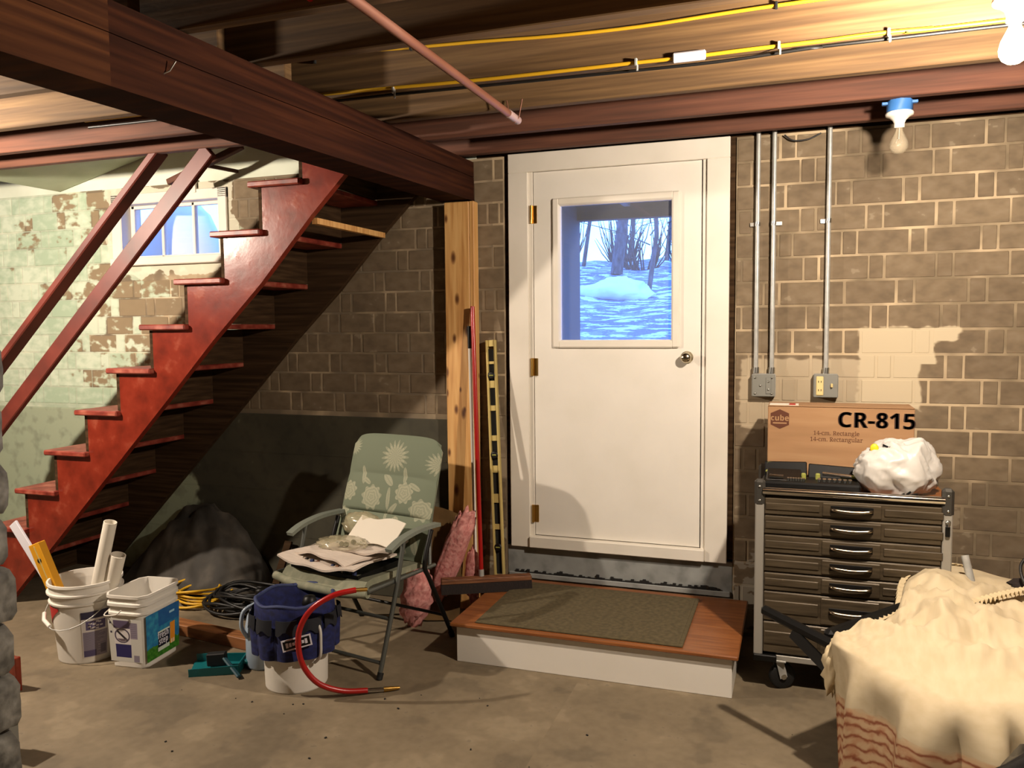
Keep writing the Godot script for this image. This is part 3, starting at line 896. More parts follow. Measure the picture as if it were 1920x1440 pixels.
# ------------------------------------------------------------------ outside
func outside():
	var n := hash_noise(111, 0.25, 4)
	var g := MB.new()
	var hgt := func(x: float, z: float) -> float:
		var d := -z
		var y: float = 0.30 + 1.18 * smoothstep(2.6, 5.2, d) + 0.172 * clampf(d - 5.2, 0.0, 10.5) - 0.02 * max(d - 15.7, 0.0)
		y += n.get_noise_2d(x * 2.0, z * 2.0) * 0.16 * smoothstep(3.0, 9.0, d)
		y = lerpf(y, 1.95 + 0.05 * d, smoothstep(-0.8, -1.6, x + 0.256 * d))
		return y
	g.sheet(70, 60, func(u, v):
		var z: float = -0.26 - 60.0 * v * v
		var x: float = lerpf(-34.0, 26.0, u)
		if abs(x) < 6.0: x = lerpf(x, x, 1.0)
		return Vector3(x, hgt.call(x, z), z))
	var go := obj("ground_outside", g, M.snow_ground); go.set_meta("kind", "structure")
	# covered porch in front of the door
	var p := struct("porch", Vector3(0, 0.3, -1.5))
	var pw := MB.new()
	pw.box(Vector3(-0.82, 1.4, -1.25), Vector3(0.12, 2.4, 1.9), 0.004)
	obj("porch_wall", pw, M.porch, p)
	var pr := MB.new()
	pr.box(Vector3(0.3, 2.72, -1.25), Vector3(2.6, 0.08, 2.0), 0.0)
	obj("porch_roof", pr, M.porch, p)
	for x in [-0.35, 0.25, 0.85]:
		var b := MB.new()
		b.box(Vector3(x, 2.63, -1.2), Vector3(0.05, 0.10, 1.9), 0.003)
		obj("rafter", b, M.porch_light, p)
	var hd := MB.new()
	hd.box(Vector3(0.3, 2.56, -2.15), Vector3(2.4, 0.14, 0.10), 0.004)
	obj("header", hd, M.porch, p)
	# window well beside the stair window
	var ww := struct("window_well", Vector3(-2.97, 1.9, -0.5))
	var wm := MB.new()
	wm.box(Vector3(-2.46, 2.3, -0.52), Vector3(0.16, 0.8, 0.5), 0.01)
	obj("well_wall", wm, M.porch_light, ww)
	# snow heaped against the left pane
	var sn := MB.new()
	sn.blob(20, 12, func(q: Vector3): return Vector3(-3.42, 2.12, -0.62) + Vector3(q.x * 0.34, q.y * 0.52, q.z * 0.22) * (1.0 + 0.1 * n.get_noise_3d(q.x * 9, q.y * 9, q.z * 9)))
	tag(obj("snow_heap", sn, M.snow), "white snow heaped outside the left pane of the stair window", "snow")
	var sn2 := MB.new()
	sn2.blob(28, 12, func(q: Vector3): return Vector3(-1.95, 2.16, -9.2) + Vector3(q.x * 0.62, q.y * 0.27, q.z * 0.5) * (1.0 + 0.5 * n.get_noise_3d(q.x * 5, q.y * 5, q.z * 5)))
	tag(obj("snow_bank", sn2, M.snow), "white snow bank in the yard seen through the door pane", "snow")
	# bare trees
	var r := RandomNumberGenerator.new(); r.seed = 77
	var spots := [[-2.62, -12.5, 7.0, 0.13, "bare tree with the thickest trunk, seen through the door pane"], [-3.75, -14.2, 6.0, 0.05, "slender bare tree on the slope, left of the thick trunk"], [-2.0, -15.2, 7.0, 0.06, "slender bare tree on the slope, right of the thick trunk"], [-1.55, -10.2, 6.0, 0.045, "bare tree at the right side of the door pane"], [-3.3, -17.2, 6.0, 0.06, "bare tree on the ridge behind the thick trunk"], [-5.3, -5.2, 5.0, 0.03, "thin bare tree behind the stair window"]]
	for s in spots:
		var base := Vector3(s[0], hgt.call(s[0], s[1]) - 0.05, s[1])
		var t := thing("bare_tree", s[4], "tree", base, 0.0, "bare trees outside")
		var tr := MB.new()
		var top: float = s[2]
		var pts := []
		for i in 7: pts.append(base + Vector3(sin(i * 1.3) * 0.12, top * i / 6.0, cos(i * 1.7) * 0.1))
		tr.tube(pts, [s[3], s[3] * .9, s[3] * .8, s[3] * .65, s[3] * .5, s[3] * .35, s[3] * .15], 8)
		obj("trunk", tr, M.bark, t)
		for k in 22:
			var y0 := r.randf_range(0.10, 0.9)
			var p0: Vector3 = pts[0].lerp(pts[6], y0)
			var a := r.randf() * TAU
			var L := r.randf_range(0.6, 1.3) * (1.1 - y0)
			var dir := Vector3(cos(a), r.randf_range(-0.1, 0.8), sin(a))
			var br := MB.new()
			var p1 := p0 + dir * L * 0.5 + Vector3(0, r.randf_range(-0.1, 0.2), 0)
			var p2 := p0 + dir * L + Vector3(r.randf_range(-.3, .3), r.randf_range(-0.2, 0.4), 0)
			br.tube([p0, p1, p2], [s[3] * 0.28, s[3] * 0.18, 0.006], 5)
			for q in 3:
				var b0 := p0.lerp(p2, r.randf_range(0.35, 0.9))
				br.tube([b0, b0 + Vector3(r.randf_range(-.3, .3), r.randf_range(-.1, .4), r.randf_range(-.3, .3))], [s[3] * 0.10, 0.004], 4)
			obj("branch", br, M.bark, t)
	# twiggy thickets along the ridge
	var ln := [[-4.6, -15.4, 1.6, "leftmost"], [-3.1, -15.4, 1.9, "second"], [-2.3, -13.6, 1.2, "third"], [-1.3, -13.4, 1.5, "rightmost"]]
	for q in ln:
		var base := Vector3(q[0], hgt.call(q[0], q[1]) - 0.1, q[1])
		var m := MB.new()
		for k in 46:
			var a := r.randf() * TAU
			var p0 := base + Vector3(cos(a) * 0.25, 0, sin(a) * 0.2)
			var p1 := p0 + Vector3(cos(a) * r.randf_range(0.1, 0.5), q[2] * r.randf_range(0.35, 1.0), sin(a) * 0.3)
			m.tube([p0, p0.lerp(p1, 0.5) + Vector3(r.randf_range(-.12, .12), 0, 0), p1], [0.018, 0.012, 0.004], 4, false)
		var o := obj("thicket", m, M.bark); tag(o, "twiggy bare thicket on the snowy ridge, %s of the row" % q[3], "bush", "thickets on the ridge")

# ------------------------------------------------------------------ overhead: pipe, cables, lamps
func overhead():
	var p := thing("copper_pipe", "reddish capped pipe hanging below the joists", "pipe", Vector3(-0.2, 2.52, 2.0))
	var m := MB.new(); m.tube([Vector3(-0.215, 2.525, 1.10), Vector3(-0.235, 2.545, 2.6), Vector3(-0.26, 2.55, 8.6)], 0.016, 12)
	obj("pipe_run", m, M.copper, p)
	var cp := MB.new(); cp.tube([Vector3(-0.2135, 2.5235, 0.965), Vector3(-0.2135, 2.5235, 0.975), Vector3(-0.215, 2.525, 1.10)], [0.010, 0.0175, 0.0175], 12)
	obj("cap", cp, M.pipe_cap, p)
	for s in [-1, 1]:
		var h := MB.new(); h.tube([Vector3(-0.2135 + s * 0.035, 2.60, 1.02 + s * 0.0), Vector3(-0.2135 + s * 0.020, 2.525, 1.02), Vector3(-0.2135, 2.505, 1.02)], 0.0025, 6)
		obj("hook_wire", h, M.copper, p)
	var rv := thing("pipe_valve", "small red valve end poking down between dark joists at the top", "valve", Vector3(-0.43, 2.6, 2.2))
	var r1 := MB.new(); r1.tube([Vector3(-0.425, 2.605, 2.185), Vector3(-0.45, 2.63, 2.33), Vector3(-0.46, 2.65, 2.5)], 0.014, 10)
	obj("grip", r1, M.red_plastic, rv)
	var r3 := MB.new(); r3.tube([Vector3(-0.4205, 2.600, 2.165), Vector3(-0.425, 2.605, 2.185)], 0.010, 10)
	obj("tip", r3, M.steel, rv)
	var zc := 1.371
	var c1 := thing("yellow_cable", "thin yellow cable running high on the joist side", "cable", Vector3(0.5, 2.72, zc))
	var pts := []
	for q in [[-2.2, 2.75], [-1.247, 2.755], [-0.834, 2.758], [-0.522, 2.742], [-0.228, 2.73], [0.069, 2.714], [0.386, 2.708], [0.718, 2.716], [0.976, 2.719], [1.6, 2.72], [4.3, 2.72]]: pts.append(Vector3(q[0], q[1], zc))
	var a := MB.new(); a.tube(smoothed(pts, 4), 0.0065, 8)
	obj("sheath", a, M.yellow_cable, c1)
	for x in [-0.96, -0.522, 0.85]:
		var s := MB.new(); s.box(Vector3(x, 2.742 if x < 0 else 2.718, zc + 0.003), Vector3(0.010, 0.024, 0.014), 0.002)
		obj("staple", s, M.grime, c1)
	var c2 := thing("yellow_cable", "yellow cable with a white tag along the lower joist edge", "cable", Vector3(0.5, 2.57, zc))
	pts = []
	for q in [[-2.2, 2.61], [-0.964, 2.603], [-0.296, 2.588], [0.13, 2.584], [0.367, 2.583], [0.556, 2.581], [0.755, 2.583], [0.978, 2.583], [1.174, 2.586], [1.331, 2.582], [1.496, 2.580], [4.3, 2.585]]: pts.append(Vector3(q[0], q[1], zc))
	var b := MB.new(); b.tube(smoothed(pts, 4), 0.007, 8)
	obj("sheath", b, M.yellow_cable, c2)
	var tg := MB.new(); tg.box(Vector3(0.56, 2.582, zc + 0.004), Vector3(0.115, 0.034, 0.018), 0.005)
	obj("tag", tg, M.tag_white, c2)
	for x in [-0.6, 0.372, 0.86, 1.2]:
		var s := MB.new(); s.box(Vector3(x, 2.584, zc + 0.004), Vector3(0.010, 0.026, 0.018), 0.002)
		s.box(Vector3(x + 0.004, 2.564, zc + 0.004), Vector3(0.008, 0.022, 0.008), 0.002)
		obj("staple", s, M.galv, c2)
	var c3 := MB.new()  # black tube draws a cable together with the shadow below the yellow one
	pts = []
	for q in [[-2.2, 2.585], [-0.9, 2.578], [-0.1, 2.568], [0.367, 2.562], [0.65, 2.560], [0.85, 2.566], [1.0, 2.571], [1.2, 2.571], [4.3, 2.572]]: pts.append(Vector3(q[0], q[1], zc - 0.02))
	c3.tube(smoothed(pts, 4), 0.006, 8)
	tag(obj("dark_strand", c3, M.dark_strand), "thin black line for a cable and its shadow under the lower yellow cable", "cable")
	var c4 := MB.new()
	pts = []
	for q in [[-5.2, 2.74], [-3.0, 2.735], [-2.2, 2.74], [-1.6, 2.745], [-1.0, 2.75]]: pts.append(Vector3(q[0], q[1], 1.508))
	c4.tube(smoothed(pts, 4), 0.008, 8)
	tag(obj("white_cable", c4, M.tag_white), "pale cable along the bright joist left of the beam", "cable")
	lamp(Vector3(1.330, 2.58, 0.48), false, "unlit clear bulb in a white holder under a blue box near the wall")
	lamp(Vector3(1.465, 2.545, 1.82), true, "glowing bare bulb at the upper right of the ceiling")
	lamp(Vector3(-3.30, 2.58, 2.29), true, "glowing bare bulb on the ceiling left of the beam")

func lamp(at: Vector3, lit: bool, label: String):
	var l := thing("ceiling_lamp", label, "lamp", at, 0.0, "bare bulb lamps")
	var b := MB.new()
	b.lathe([Vector2(0.0, -0.048), Vector2(0.050, -0.048), Vector2(0.052, -0.044), Vector2(0.052, 0.0), Vector2(0.0, 0.0)], 8, Transform3D(Basis(), at), false)
	b.box(at + Vector3(0, -0.008, 0), Vector3(0.14, 0.012, 0.022), 0.002)
	if at.y < 2.575: b.tube([at, Vector3(at.x, 2.582, at.z)], 0.012, 10)
	obj("ceiling_box", b, M.blue_plastic, l)
	var h := MB.new()
	h.lathe([Vector2(0.0, -0.112), Vector2(0.021, -0.112), Vector2(0.021, -0.094), Vector2(0.026, -0.082), Vector2(0.040, -0.068), Vector2(0.054, -0.062), Vector2(0.056, -0.054), Vector2(0.054, -0.048), Vector2(0.0, -0.048)], 24, Transform3D(Basis(), at))
	obj("lamp_holder", h, M.porcelain, l)
	var g := MB.new()
	g.lathe([Vector2(0.0, -0.222), Vector2(0.016, -0.2195), Vector2(0.029, -0.210), Vector2(0.036, -0.196), Vector2(0.0375, -0.182), Vector2(0.033, -0.162), Vector2(0.022, -0.140), Vector2(0.015, -0.125), Vector2(0.014, -0.1125)], 20, Transform3D(Basis(), at))
	obj("bulb", g, M.lit_bulb if lit else M.bulb_glass, l)
	if not lit:
		var f := MB.new()
		f.tube([at + Vector3(0, -0.114, 0), at + Vector3(0, -0.16, 0)], 0.004, 6)
		f.tube([at + Vector3(-0.012, -0.176, 0), at + Vector3(-0.006, -0.160, 0), at + Vector3(0.006, -0.160, 0), at + Vector3(0.012, -0.176, 0)], 0.0012, 5)
		obj("filament", f, M.steel, l)
	else:
		var o := OmniLight3D.new()
		o.name = "lamp_light"
		l.add_child(o)
		o.position = Vector3(0, -0.182, 0)
		o.light_color = WARM
		o.light_energy = L_RIGHT if at.x > 0 else L_LEFT
		o.light_size = 0.04
		o.omni_range = 14.0; o.omni_attenuation = 2.0
		o.shadow_enabled = true
const L_RIGHT := 6.8
const L_LEFT := 9.8

func smoothed(p: Array, k: int) -> Array:   # Catmull-Rom through the points
	var o := []
	for i in p.size() - 1:
		var a: Vector3 = p[max(i - 1, 0)]; var b: Vector3 = p[i]; var c: Vector3 = p[i + 1]; var d: Vector3 = p[min(i + 2, p.size() - 1)]
		for j in k: o.append(b.cubic_interpolate(c, a, d, float(j) / k))
	o.append(p[-1])
	return o

# ------------------------------------------------------------------ right: conduits, cabinet and what stands on it
func conduits():
	var lab := ["galvanized conduit nearest the door, ending in the blank box", "galvanized conduit second from the door, ending in the blank box", "galvanized conduit farthest from the door, above the outlet box"]
	var i := 0
	for x in [0.737, 0.814, 1.071]:
		var c := thing("conduit", lab[i], "conduit", Vector3(x, 1.39, 0.022), 0.0, "conduits beside the door")
		var m := MB.new(); m.tube([Vector3(x, 1.395, 0.026), Vector3(x, 2.60, 0.026)], 0.0115, 12)
		obj("tube", m, M.galv, c)
		var st := MB.new()
		st.box(Vector3(x + (0.024 if i == 1 else -0.020), 2.145, 0.010), Vector3(0.034, 0.020, 0.006), 0.001)
		st.tube([Vector3(x, 2.135, 0.026), Vector3(x, 2.155, 0.026)], 0.0135, 12)
		obj("strap", st, M.steel, c)
		var fit := MB.new()
		fit.tube([Vector3(x, 1.392, 0.026), Vector3(x, 1.422, 0.026)], 0.016, 12)
		obj("connector", fit, M.steel, c)
		i += 1
	var b1 := thing("junction_box", "square grey metal electrical box with a blank cover", "electrical box", Vector3(0.776, 1.27, 0), 0.0)
	var m1 := MB.new(); m1.box(Vector3(0.776, 1.331, 0.026), Vector3(0.116, 0.118, 0.052), 0.006); obj("box", m1, M.galv, b1)
	var k1 := MB.new(); k1.box(Vector3(0.776, 1.331, 0.054), Vector3(0.110, 0.112, 0.006), 0.003)
	k1.box(Vector3(0.800, 1.331, 0.058), Vector3(0.026, 0.085, 0.006), 0.003); obj("cover", k1, M.boxgrey, b1)
	for q in [[-0.04, -0.04], [-0.04, 0.04], [0.04, -0.04], [0.04, 0.04], [-0.015, 0.0], [0.024, 0.02], [0.024, -0.02]]:
		var s := MB.new(); s.lathe([Vector2(0.0055, 0), Vector2(0.005, 0.003), Vector2(0, 0.004)], 8, Transform3D(Basis(Vector3.RIGHT, PI / 2), Vector3(0.776 + q[0], 1.331 + q[1], 0.059 if q[0] < 0.02 or q[1] > 0.03 or q[1] < -0.03 else 0.061)))
		obj("screw", s, M.steel, b1)
	var b2 := thing("outlet_box", "grey metal electrical box with a cream outlet and a toggle switch", "electrical box", Vector3(1.07, 1.27, 0))
	var m2 := MB.new(); m2.box(Vector3(1.071, 1.333, 0.026), Vector3(0.116, 0.118, 0.052), 0.006); obj("box", m2, M.galv, b2)
	var k2 := MB.new(); k2.box(Vector3(1.071, 1.333, 0.054), Vector3(0.112, 0.114, 0.006), 0.003); obj("cover", k2, M.boxgrey, b2)
	var o2 := MB.new(); o2.box(Vector3(1.043, 1.333, 0.058), Vector3(0.034, 0.095, 0.008), 0.004); var outl := obj("outlet", o2, M.outlet, b2)
	for y in [1.312, 1.354]:
		for x in [1.037, 1.049]:
			var s := MB.new(); s.box(Vector3(x, y, 0.0622), Vector3(0.003, 0.010, 0.001)); obj("slot", s, M.black_plastic, outl)
	var t2 := MB.new(); t2.box(Vector3(1.098, 1.336, 0.064), Vector3(0.010, 0.020, 0.018), 0.003); obj("switch", t2, M.outlet, b2)
	# loose wire at the top of the wall
	var lw := MB.new(); lw.tube(smoothed([Vector3(0.86, 2.575, 0.03), Vector3(0.90, 2.545, 0.03), Vector3(0.97, 2.545, 0.03), Vector3(1.03, 2.57, 0.03)], 5), 0.004, 6)
	tag(obj("loose_wire", lw, M.dark_strand), "short loop of black wire on the wall top between conduits", "wire")

func cabinet():
	var c := thing("tool_cabinet", "dark steel rolling tool cabinet with silver corner posts", "cabinet", Vector3(1.16, 0, 0.40))
	var zf := 0.625
	var body := MB.new()
	body.box(Vector3(1.16, 0.53, 0.405), Vector3(0.76, 0.72, 0.42), 0.004)
	obj("body", body, M.black_steel, c)
	for x in [0.787, 1.533]:
		for z in [0.20, zf - 0.012]:
			var p := MB.new()
			p.box(Vector3(x, 0.50, z), Vector3(0.038, 0.70, 0.036), 0.005)
			obj("corner_post", p, M.silver_post, c)
			var k := MB.new()
			k.box(Vector3(x, 0.895, z), Vector3(0.046, 0.12, 0.044), 0.012)
			var kb := obj("corner_bracket", k, M.dark_bracket, c)
			for y in [0.862, 0.925]:
				if z > 0.5:
					var s := MB.new(); s.lathe([Vector2(0.006, 0), Vector2(0.005, 0.003), Vector2(0, 0.0045)], 8, Transform3D(Basis(Vector3.RIGHT, PI / 2), Vector3(x, y, z + 0.022)))
					obj("rivet", s, M.steel, kb)
			var bk := MB.new()
			bk.box(Vector3(x + (0.03 if x < 1 else -0.03), 0.150, z), Vector3(0.10, 0.03, 0.06), 0.004)
			obj("foot_bracket", bk, M.black_plastic, c)
			caster(c, Vector3(x + (0.085 if x < 1 else -0.085), 0, z - 0.02))
	var rail := MB.new(); rail.box(Vector3(1.16, 0.150, zf - 0.012), Vector3(0.62, 0.028, 0.02), 0.003); obj("bottom_rail", rail, M.silver_post, c)
	var ys := [0.878, 0.798, 0.711, 0.626, 0.541, 0.456, 0.318, 0.172]
	for i in 7:
		var yt: float = ys[i] - 0.0025; var yb: float = ys[i + 1] + 0.0025
		var ym := (yt + yb) * 0.5; var h := yt - yb
		var d := MB.new()
		d.box(Vector3(1.16, ym, zf - 0.004), Vector3(0.706, h, 0.016), 0.005)
		var dn := obj("drawer", d, M.black_steel, c)
		var pn := MB.new()
		pn.box(Vector3(1.165, ym, zf + 0.006), Vector3(0.235, h - 0.016, 0.010), 0.004)
		obj("handle_plate", pn, M.black_steel, dn)
		for x in [0.925, 1.405]:
			var rb := MB.new()
			rb.box(Vector3(x, ym, zf + 0.0055), Vector3(0.225, h * 0.42, 0.008), 0.004)
			obj("pressed_rib", rb, M.black_steel, dn)
		var hd := MB.new()
		var hy := ym + 0.004
		hd.tube(smoothed([Vector3(1.085, hy, zf + 0.008), Vector3(1.092, hy, zf + 0.026), Vector3(1.12, hy - 0.003, zf + 0.030), Vector3(1.165, hy - 0.005, zf + 0.031), Vector3(1.21, hy - 0.003, zf + 0.030), Vector3(1.238, hy, zf + 0.026), Vector3(1.245, hy, zf + 0.008)], 4), 0.0075, 8)
		obj("handle", hd, M.handle, dn)
		var rc := MB.new()
		rc.box(Vector3(1.165, hy, zf + 0.0112), Vector3(0.170, 0.030, 0.002), 0.0008)
		obj("recess", rc, M.black_plastic, dn)
	var lk := MB.new(); lk.lathe([Vector2(0.011, 0), Vector2(0.010, 0.008), Vector2(0, 0.009)], 12, Transform3D(Basis(Vector3.RIGHT, PI / 2), Vector3(1.533, 0.815, zf + 0.006)))
	lk.box(Vector3(1.533, 0.812, zf + 0.022), Vector3(0.004, 0.022, 0.022), 0.001)
	obj("lock", lk, M.steel, c)
	var ky := MB.new(); ky.box(Vector3(1.532, 0.778, zf + 0.014), Vector3(0.018, 0.045, 0.010), 0.003); obj("key_tab", ky, M.black_plastic, c)
	var top := MB.new(); top.box(Vector3(1.17, 0.889, 0.40), Vector3(0.76, 0.022, 0.43), 0.004); obj("top_board", top, M.varnish, c)
	var fr := MB.new(); fr.tube([Vector3(0.80, 0.905, zf + 0.004), Vector3(1.52, 0.905, zf + 0.004)], 0.0165, 14); obj("push_bar", fr, M.chrome, c)

func caster(c: Node3D, at: Vector3):
	var ax := Vector3(0.42, 0, 0.91) if at.z > 0.4 else Vector3(0.95, 0, 0.3)   # the way each wheel has swivelled
	ax = ax.normalized()
	var tr := Vector3(ax.z, 0, -ax.x) * 0.02
	var m := MB.new()
	m.box(at + Vector3(0, 0.137, 0), Vector3(0.07, 0.008, 0.07), 0.001)
	for s in [-1, 1]:
		m.bar(at + ax * (s * 0.021) + Vector3(0, 0.135, 0), at + ax * (s * 0.021) + Vector3(0, 0.055, 0) + tr, 0.004, 0.034, tr.normalized())
	var fork := obj("caster_fork", m, M.galv, c)
	var w := MB.new()
	var B := Basis(Quaternion(Vector3.UP, ax))
	w.lathe([Vector2(0.018, -0.014), Vector2(0.050, -0.014), Vector2(0.059, -0.009), Vector2(0.0595, 0.0), Vector2(0.059, 0.009), Vector2(0.050, 0.014), Vector2(0.018, 0.014)], 24, Transform3D(B, at + Vector3(0, 0.0595, 0) + tr))
	obj("caster_wheel", w, M.rubber, fork)
	var h := MB.new()
	h.tube([at + Vector3(0, 0.0595, 0) + tr - ax * 0.024, at + Vector3(0, 0.0595, 0) + tr + ax * 0.024], 0.013, 10)
	obj("hub", h, M.steel, fork)

func carton():
	var b := thing("cardboard_carton", "flat brown cardboard carton printed CR-815, standing on the tool cabinet", "box", Vector3(1.122, 0.90, 0.255))
	var zf := 0.35
	var m := MB.new()
	m.box(Vector3(1.122, 1.078, 0.25), Vector3(0.628, 0.354, 0.19), 0.003)
	obj("body", m, M.cardboard, b)
	var fl := MB.new()
	fl.box(Vector3(1.122, 1.2575, 0.30), Vector3(0.624, 0.004, 0.096), 0.001)
	fl.box(Vector3(1.122, 1.2575, 0.203), Vector3(0.624, 0.004, 0.094), 0.001)
	obj("flap", fl, M.cardboard, b)
	var lb := MB.new(); lb.box(Vector3(0.880, 1.2602, 0.29), Vector3(0.13, 0.0012, 0.10)); var pl := obj("label", lb, M.paper, b)
	var lr := MB.new(); lr.box(Vector3(0.917, 1.2612, 0.29), Vector3(0.028, 0.0012, 0.075)); obj("label_mark", lr, M.red_print, pl)
	for dx in [-0.0024, 0.0, 0.0024]:
		lettering("lettering", "CR-815", 0.096, M.print_brown, b, Transform3D(Basis(), Vector3(1.277 + dx, 1.198, zf - 0.0045 + abs(dx) * 0.05)), "Droid Sans", 900, 0.0012, 1.06)
	lettering("lettering", "14-cm. Rectangle", 0.026, M.print_brown_soft, b, Transform3D(Basis(), Vector3(1.11, 1.135, zf - 0.0045)), "Droid Serif", 400, 0.0012, 0.95)
	lettering("lettering", "14-cm. Rectangular", 0.026, M.print_brown_soft, b, Transform3D(Basis(), Vector3(1.11, 1.106, zf - 0.0045)), "Droid Serif", 400, 0.0012, 0.95)
	var hx := MB.new()
	var poly := []
	for q in [[0, 0.046], [0.041, 0.027], [0.041, -0.027], [0, -0.046], [-0.041, -0.027], [-0.041, 0.027]]: poly.append(Vector2(q[0], q[1]))
	hx.slab(poly, 0.001, Transform3D(Basis(), Vector3(0.862, 1.195, zf - 0.0045)))
	var lg := obj("logo", hx, M.print_brown_soft, b)
	lettering("logo_lettering", "cube", 0.036, M.cardboard, lg, Transform3D(Basis(), Vector3(0.862, 1.200, zf - 0.0036)), "Droid Sans", 700, 0.0012)
	var ln := MB.new(); ln.box(Vector3(0.862, 1.176, zf - 0.0036), Vector3(0.062, 0.006, 0.001)); obj("logo_line", ln, M.cardboard, lg)
	# socket set in an open black case
	var k := thing("socket_case", "open black plastic case of sockets, in front of the carton", "tool case", Vector3(1.0, 0.90, 0.52))
	var cs := MB.new()
	cs.box(Vector3(0.998, 0.922, 0.515), Vector3(0.41, 0.042, 0.17), 0.008)
	obj("case", cs, M.black_plastic, k)
	var lid := MB.new()
	lid.bar(Vector3(0.80, 0.962, 0.425), Vector3(0.985, 0.967, 0.425), 0.012, 0.085, Vector3(0, 1, -0.3), 0.004)
	lid.bar(Vector3(0.99, 0.96, 0.425), Vector3(1.20, 0.950, 0.425), 0.012, 0.085, Vector3(0, 1, -0.3), 0.004)
	obj("lid", lid, M.black_plastic, k)
	for q in [[0.812, 0.975, 0.998], [1.0, 1.188, 0.985]]:
		var ls := MB.new(); ls.bar(Vector3(q[0], q[2], 0.419), Vector3(q[1], q[2] - 0.004, 0.419), 0.003, 0.008, Vector3(0, 1, -0.3))
		obj("lid_trim", ls, M.green_yellow, k)
	var tr := MB.new()
	tr.box(Vector3(0.885, 0.952, 0.50), Vector3(0.15, 0.02, 0.12), 0.006, Basis(Vector3.RIGHT, 0.3))
	obj("tray", tr, M.chair_dark, k)
	for q in [[0.855, 0.965, 0.46, 0.10, 0.012], [1.16, 0.955, 0.46, 0.07, 0.016], [0.97, 0.955, 0.50, 0.02, 0.03], [1.03, 0.955, 0.49, 0.02, 0.03]]:
		var s := MB.new(); s.box(Vector3(q[0], q[1], q[2]), Vector3(q[3], q[4], 0.018), 0.004)
		obj("insert", s, M.green_yellow, k)
	for i in 14:
		var s := MB.new()
		var x := 0.905 + (i % 7) * 0.011 if i < 7 else 1.035 + (i - 7) * 0.021
		var z := 0.555 if i < 7 else 0.545
		s.tube([Vector3(x, 0.943, z), Vector3(x, 0.957, z + 0.005)], 0.008 if i > 6 else 0.005, 10)
		obj("socket", s, M.steel, k)
	var rt := MB.new(); rt.tube([Vector3(0.825, 0.958, 0.545), Vector3(0.885, 0.958, 0.55)], 0.009, 10); rt.tube([Vector3(1.05, 0.968, 0.48), Vector3(1.17, 0.962, 0.49)], 0.008, 8)
	obj("ratchet", rt, M.chrome, k)
	# white shopping bag
	var n := hash_noise(121, 1.0, 1); n.fractal_type = FastNoiseLite.FRACTAL_RIDGED
	var bg := thing("plastic_bag", "crumpled white plastic shopping bag on the cabinet's front right", "bag", Vector3(1.34, 0.90, 0.50))
	var bm := MB.new()
	bm.blob(96, 60, func(q: Vector3):
		var r := 1.0 + 0.13 * n.get_noise_3d(q.x * 0.8 + 1.0, q.y * 0.5, q.z * 0.8) + 0.075 * n.get_noise_3d(q.x * 1.9 + q.y, q.y * 0.7, q.z * 1.9 - q.y) + 0.02 * n.get_noise_3d(q.x * 4.5 + q.y * 2.0, q.y * 1.6, q.z * 4.5)
		var w := Vector3(q.x * 0.165, q.y * 0.120, q.z * 0.105) * r
		if q.x > 0.15: w.y += 0.025 * smoothstep(0.15, 0.5, q.x) * clampf(q.y, 0, 1)
		w.y = max(w.y, -0.100)
		return Vector3(1.345, 1.003, 0.505) + w)
	obj("film", bm, M.bag, bg)
	var ym := MB.new(); ym.blob(10, 6, func(q: Vector3): return Vector3(1.255, 1.10, 0.548) + Vector3(q.x * 0.018, q.y * 0.022, q.z * 0.008))
	obj("yellow_print", ym, M.bag_yellow, bg)
	for q in [[1.30, 1.112, 0.545, -0.4], [1.325, 1.104, 0.552, -0.5], [1.345, 1.112, 0.545, -0.4], [1.36, 0.915, 0.607, 0.5], [1.385, 0.922, 0.605, 0.7], [1.41, 0.918, 0.60, 0.2]]:
		var s := MB.new(); s.box(Vector3(q[0], q[1], q[2]), Vector3(0.026, 0.008, 0.004), 0.001, Basis(Vector3(0, 0, 1), q[3]))
		obj("black_print", s, M.black_plastic, bg)

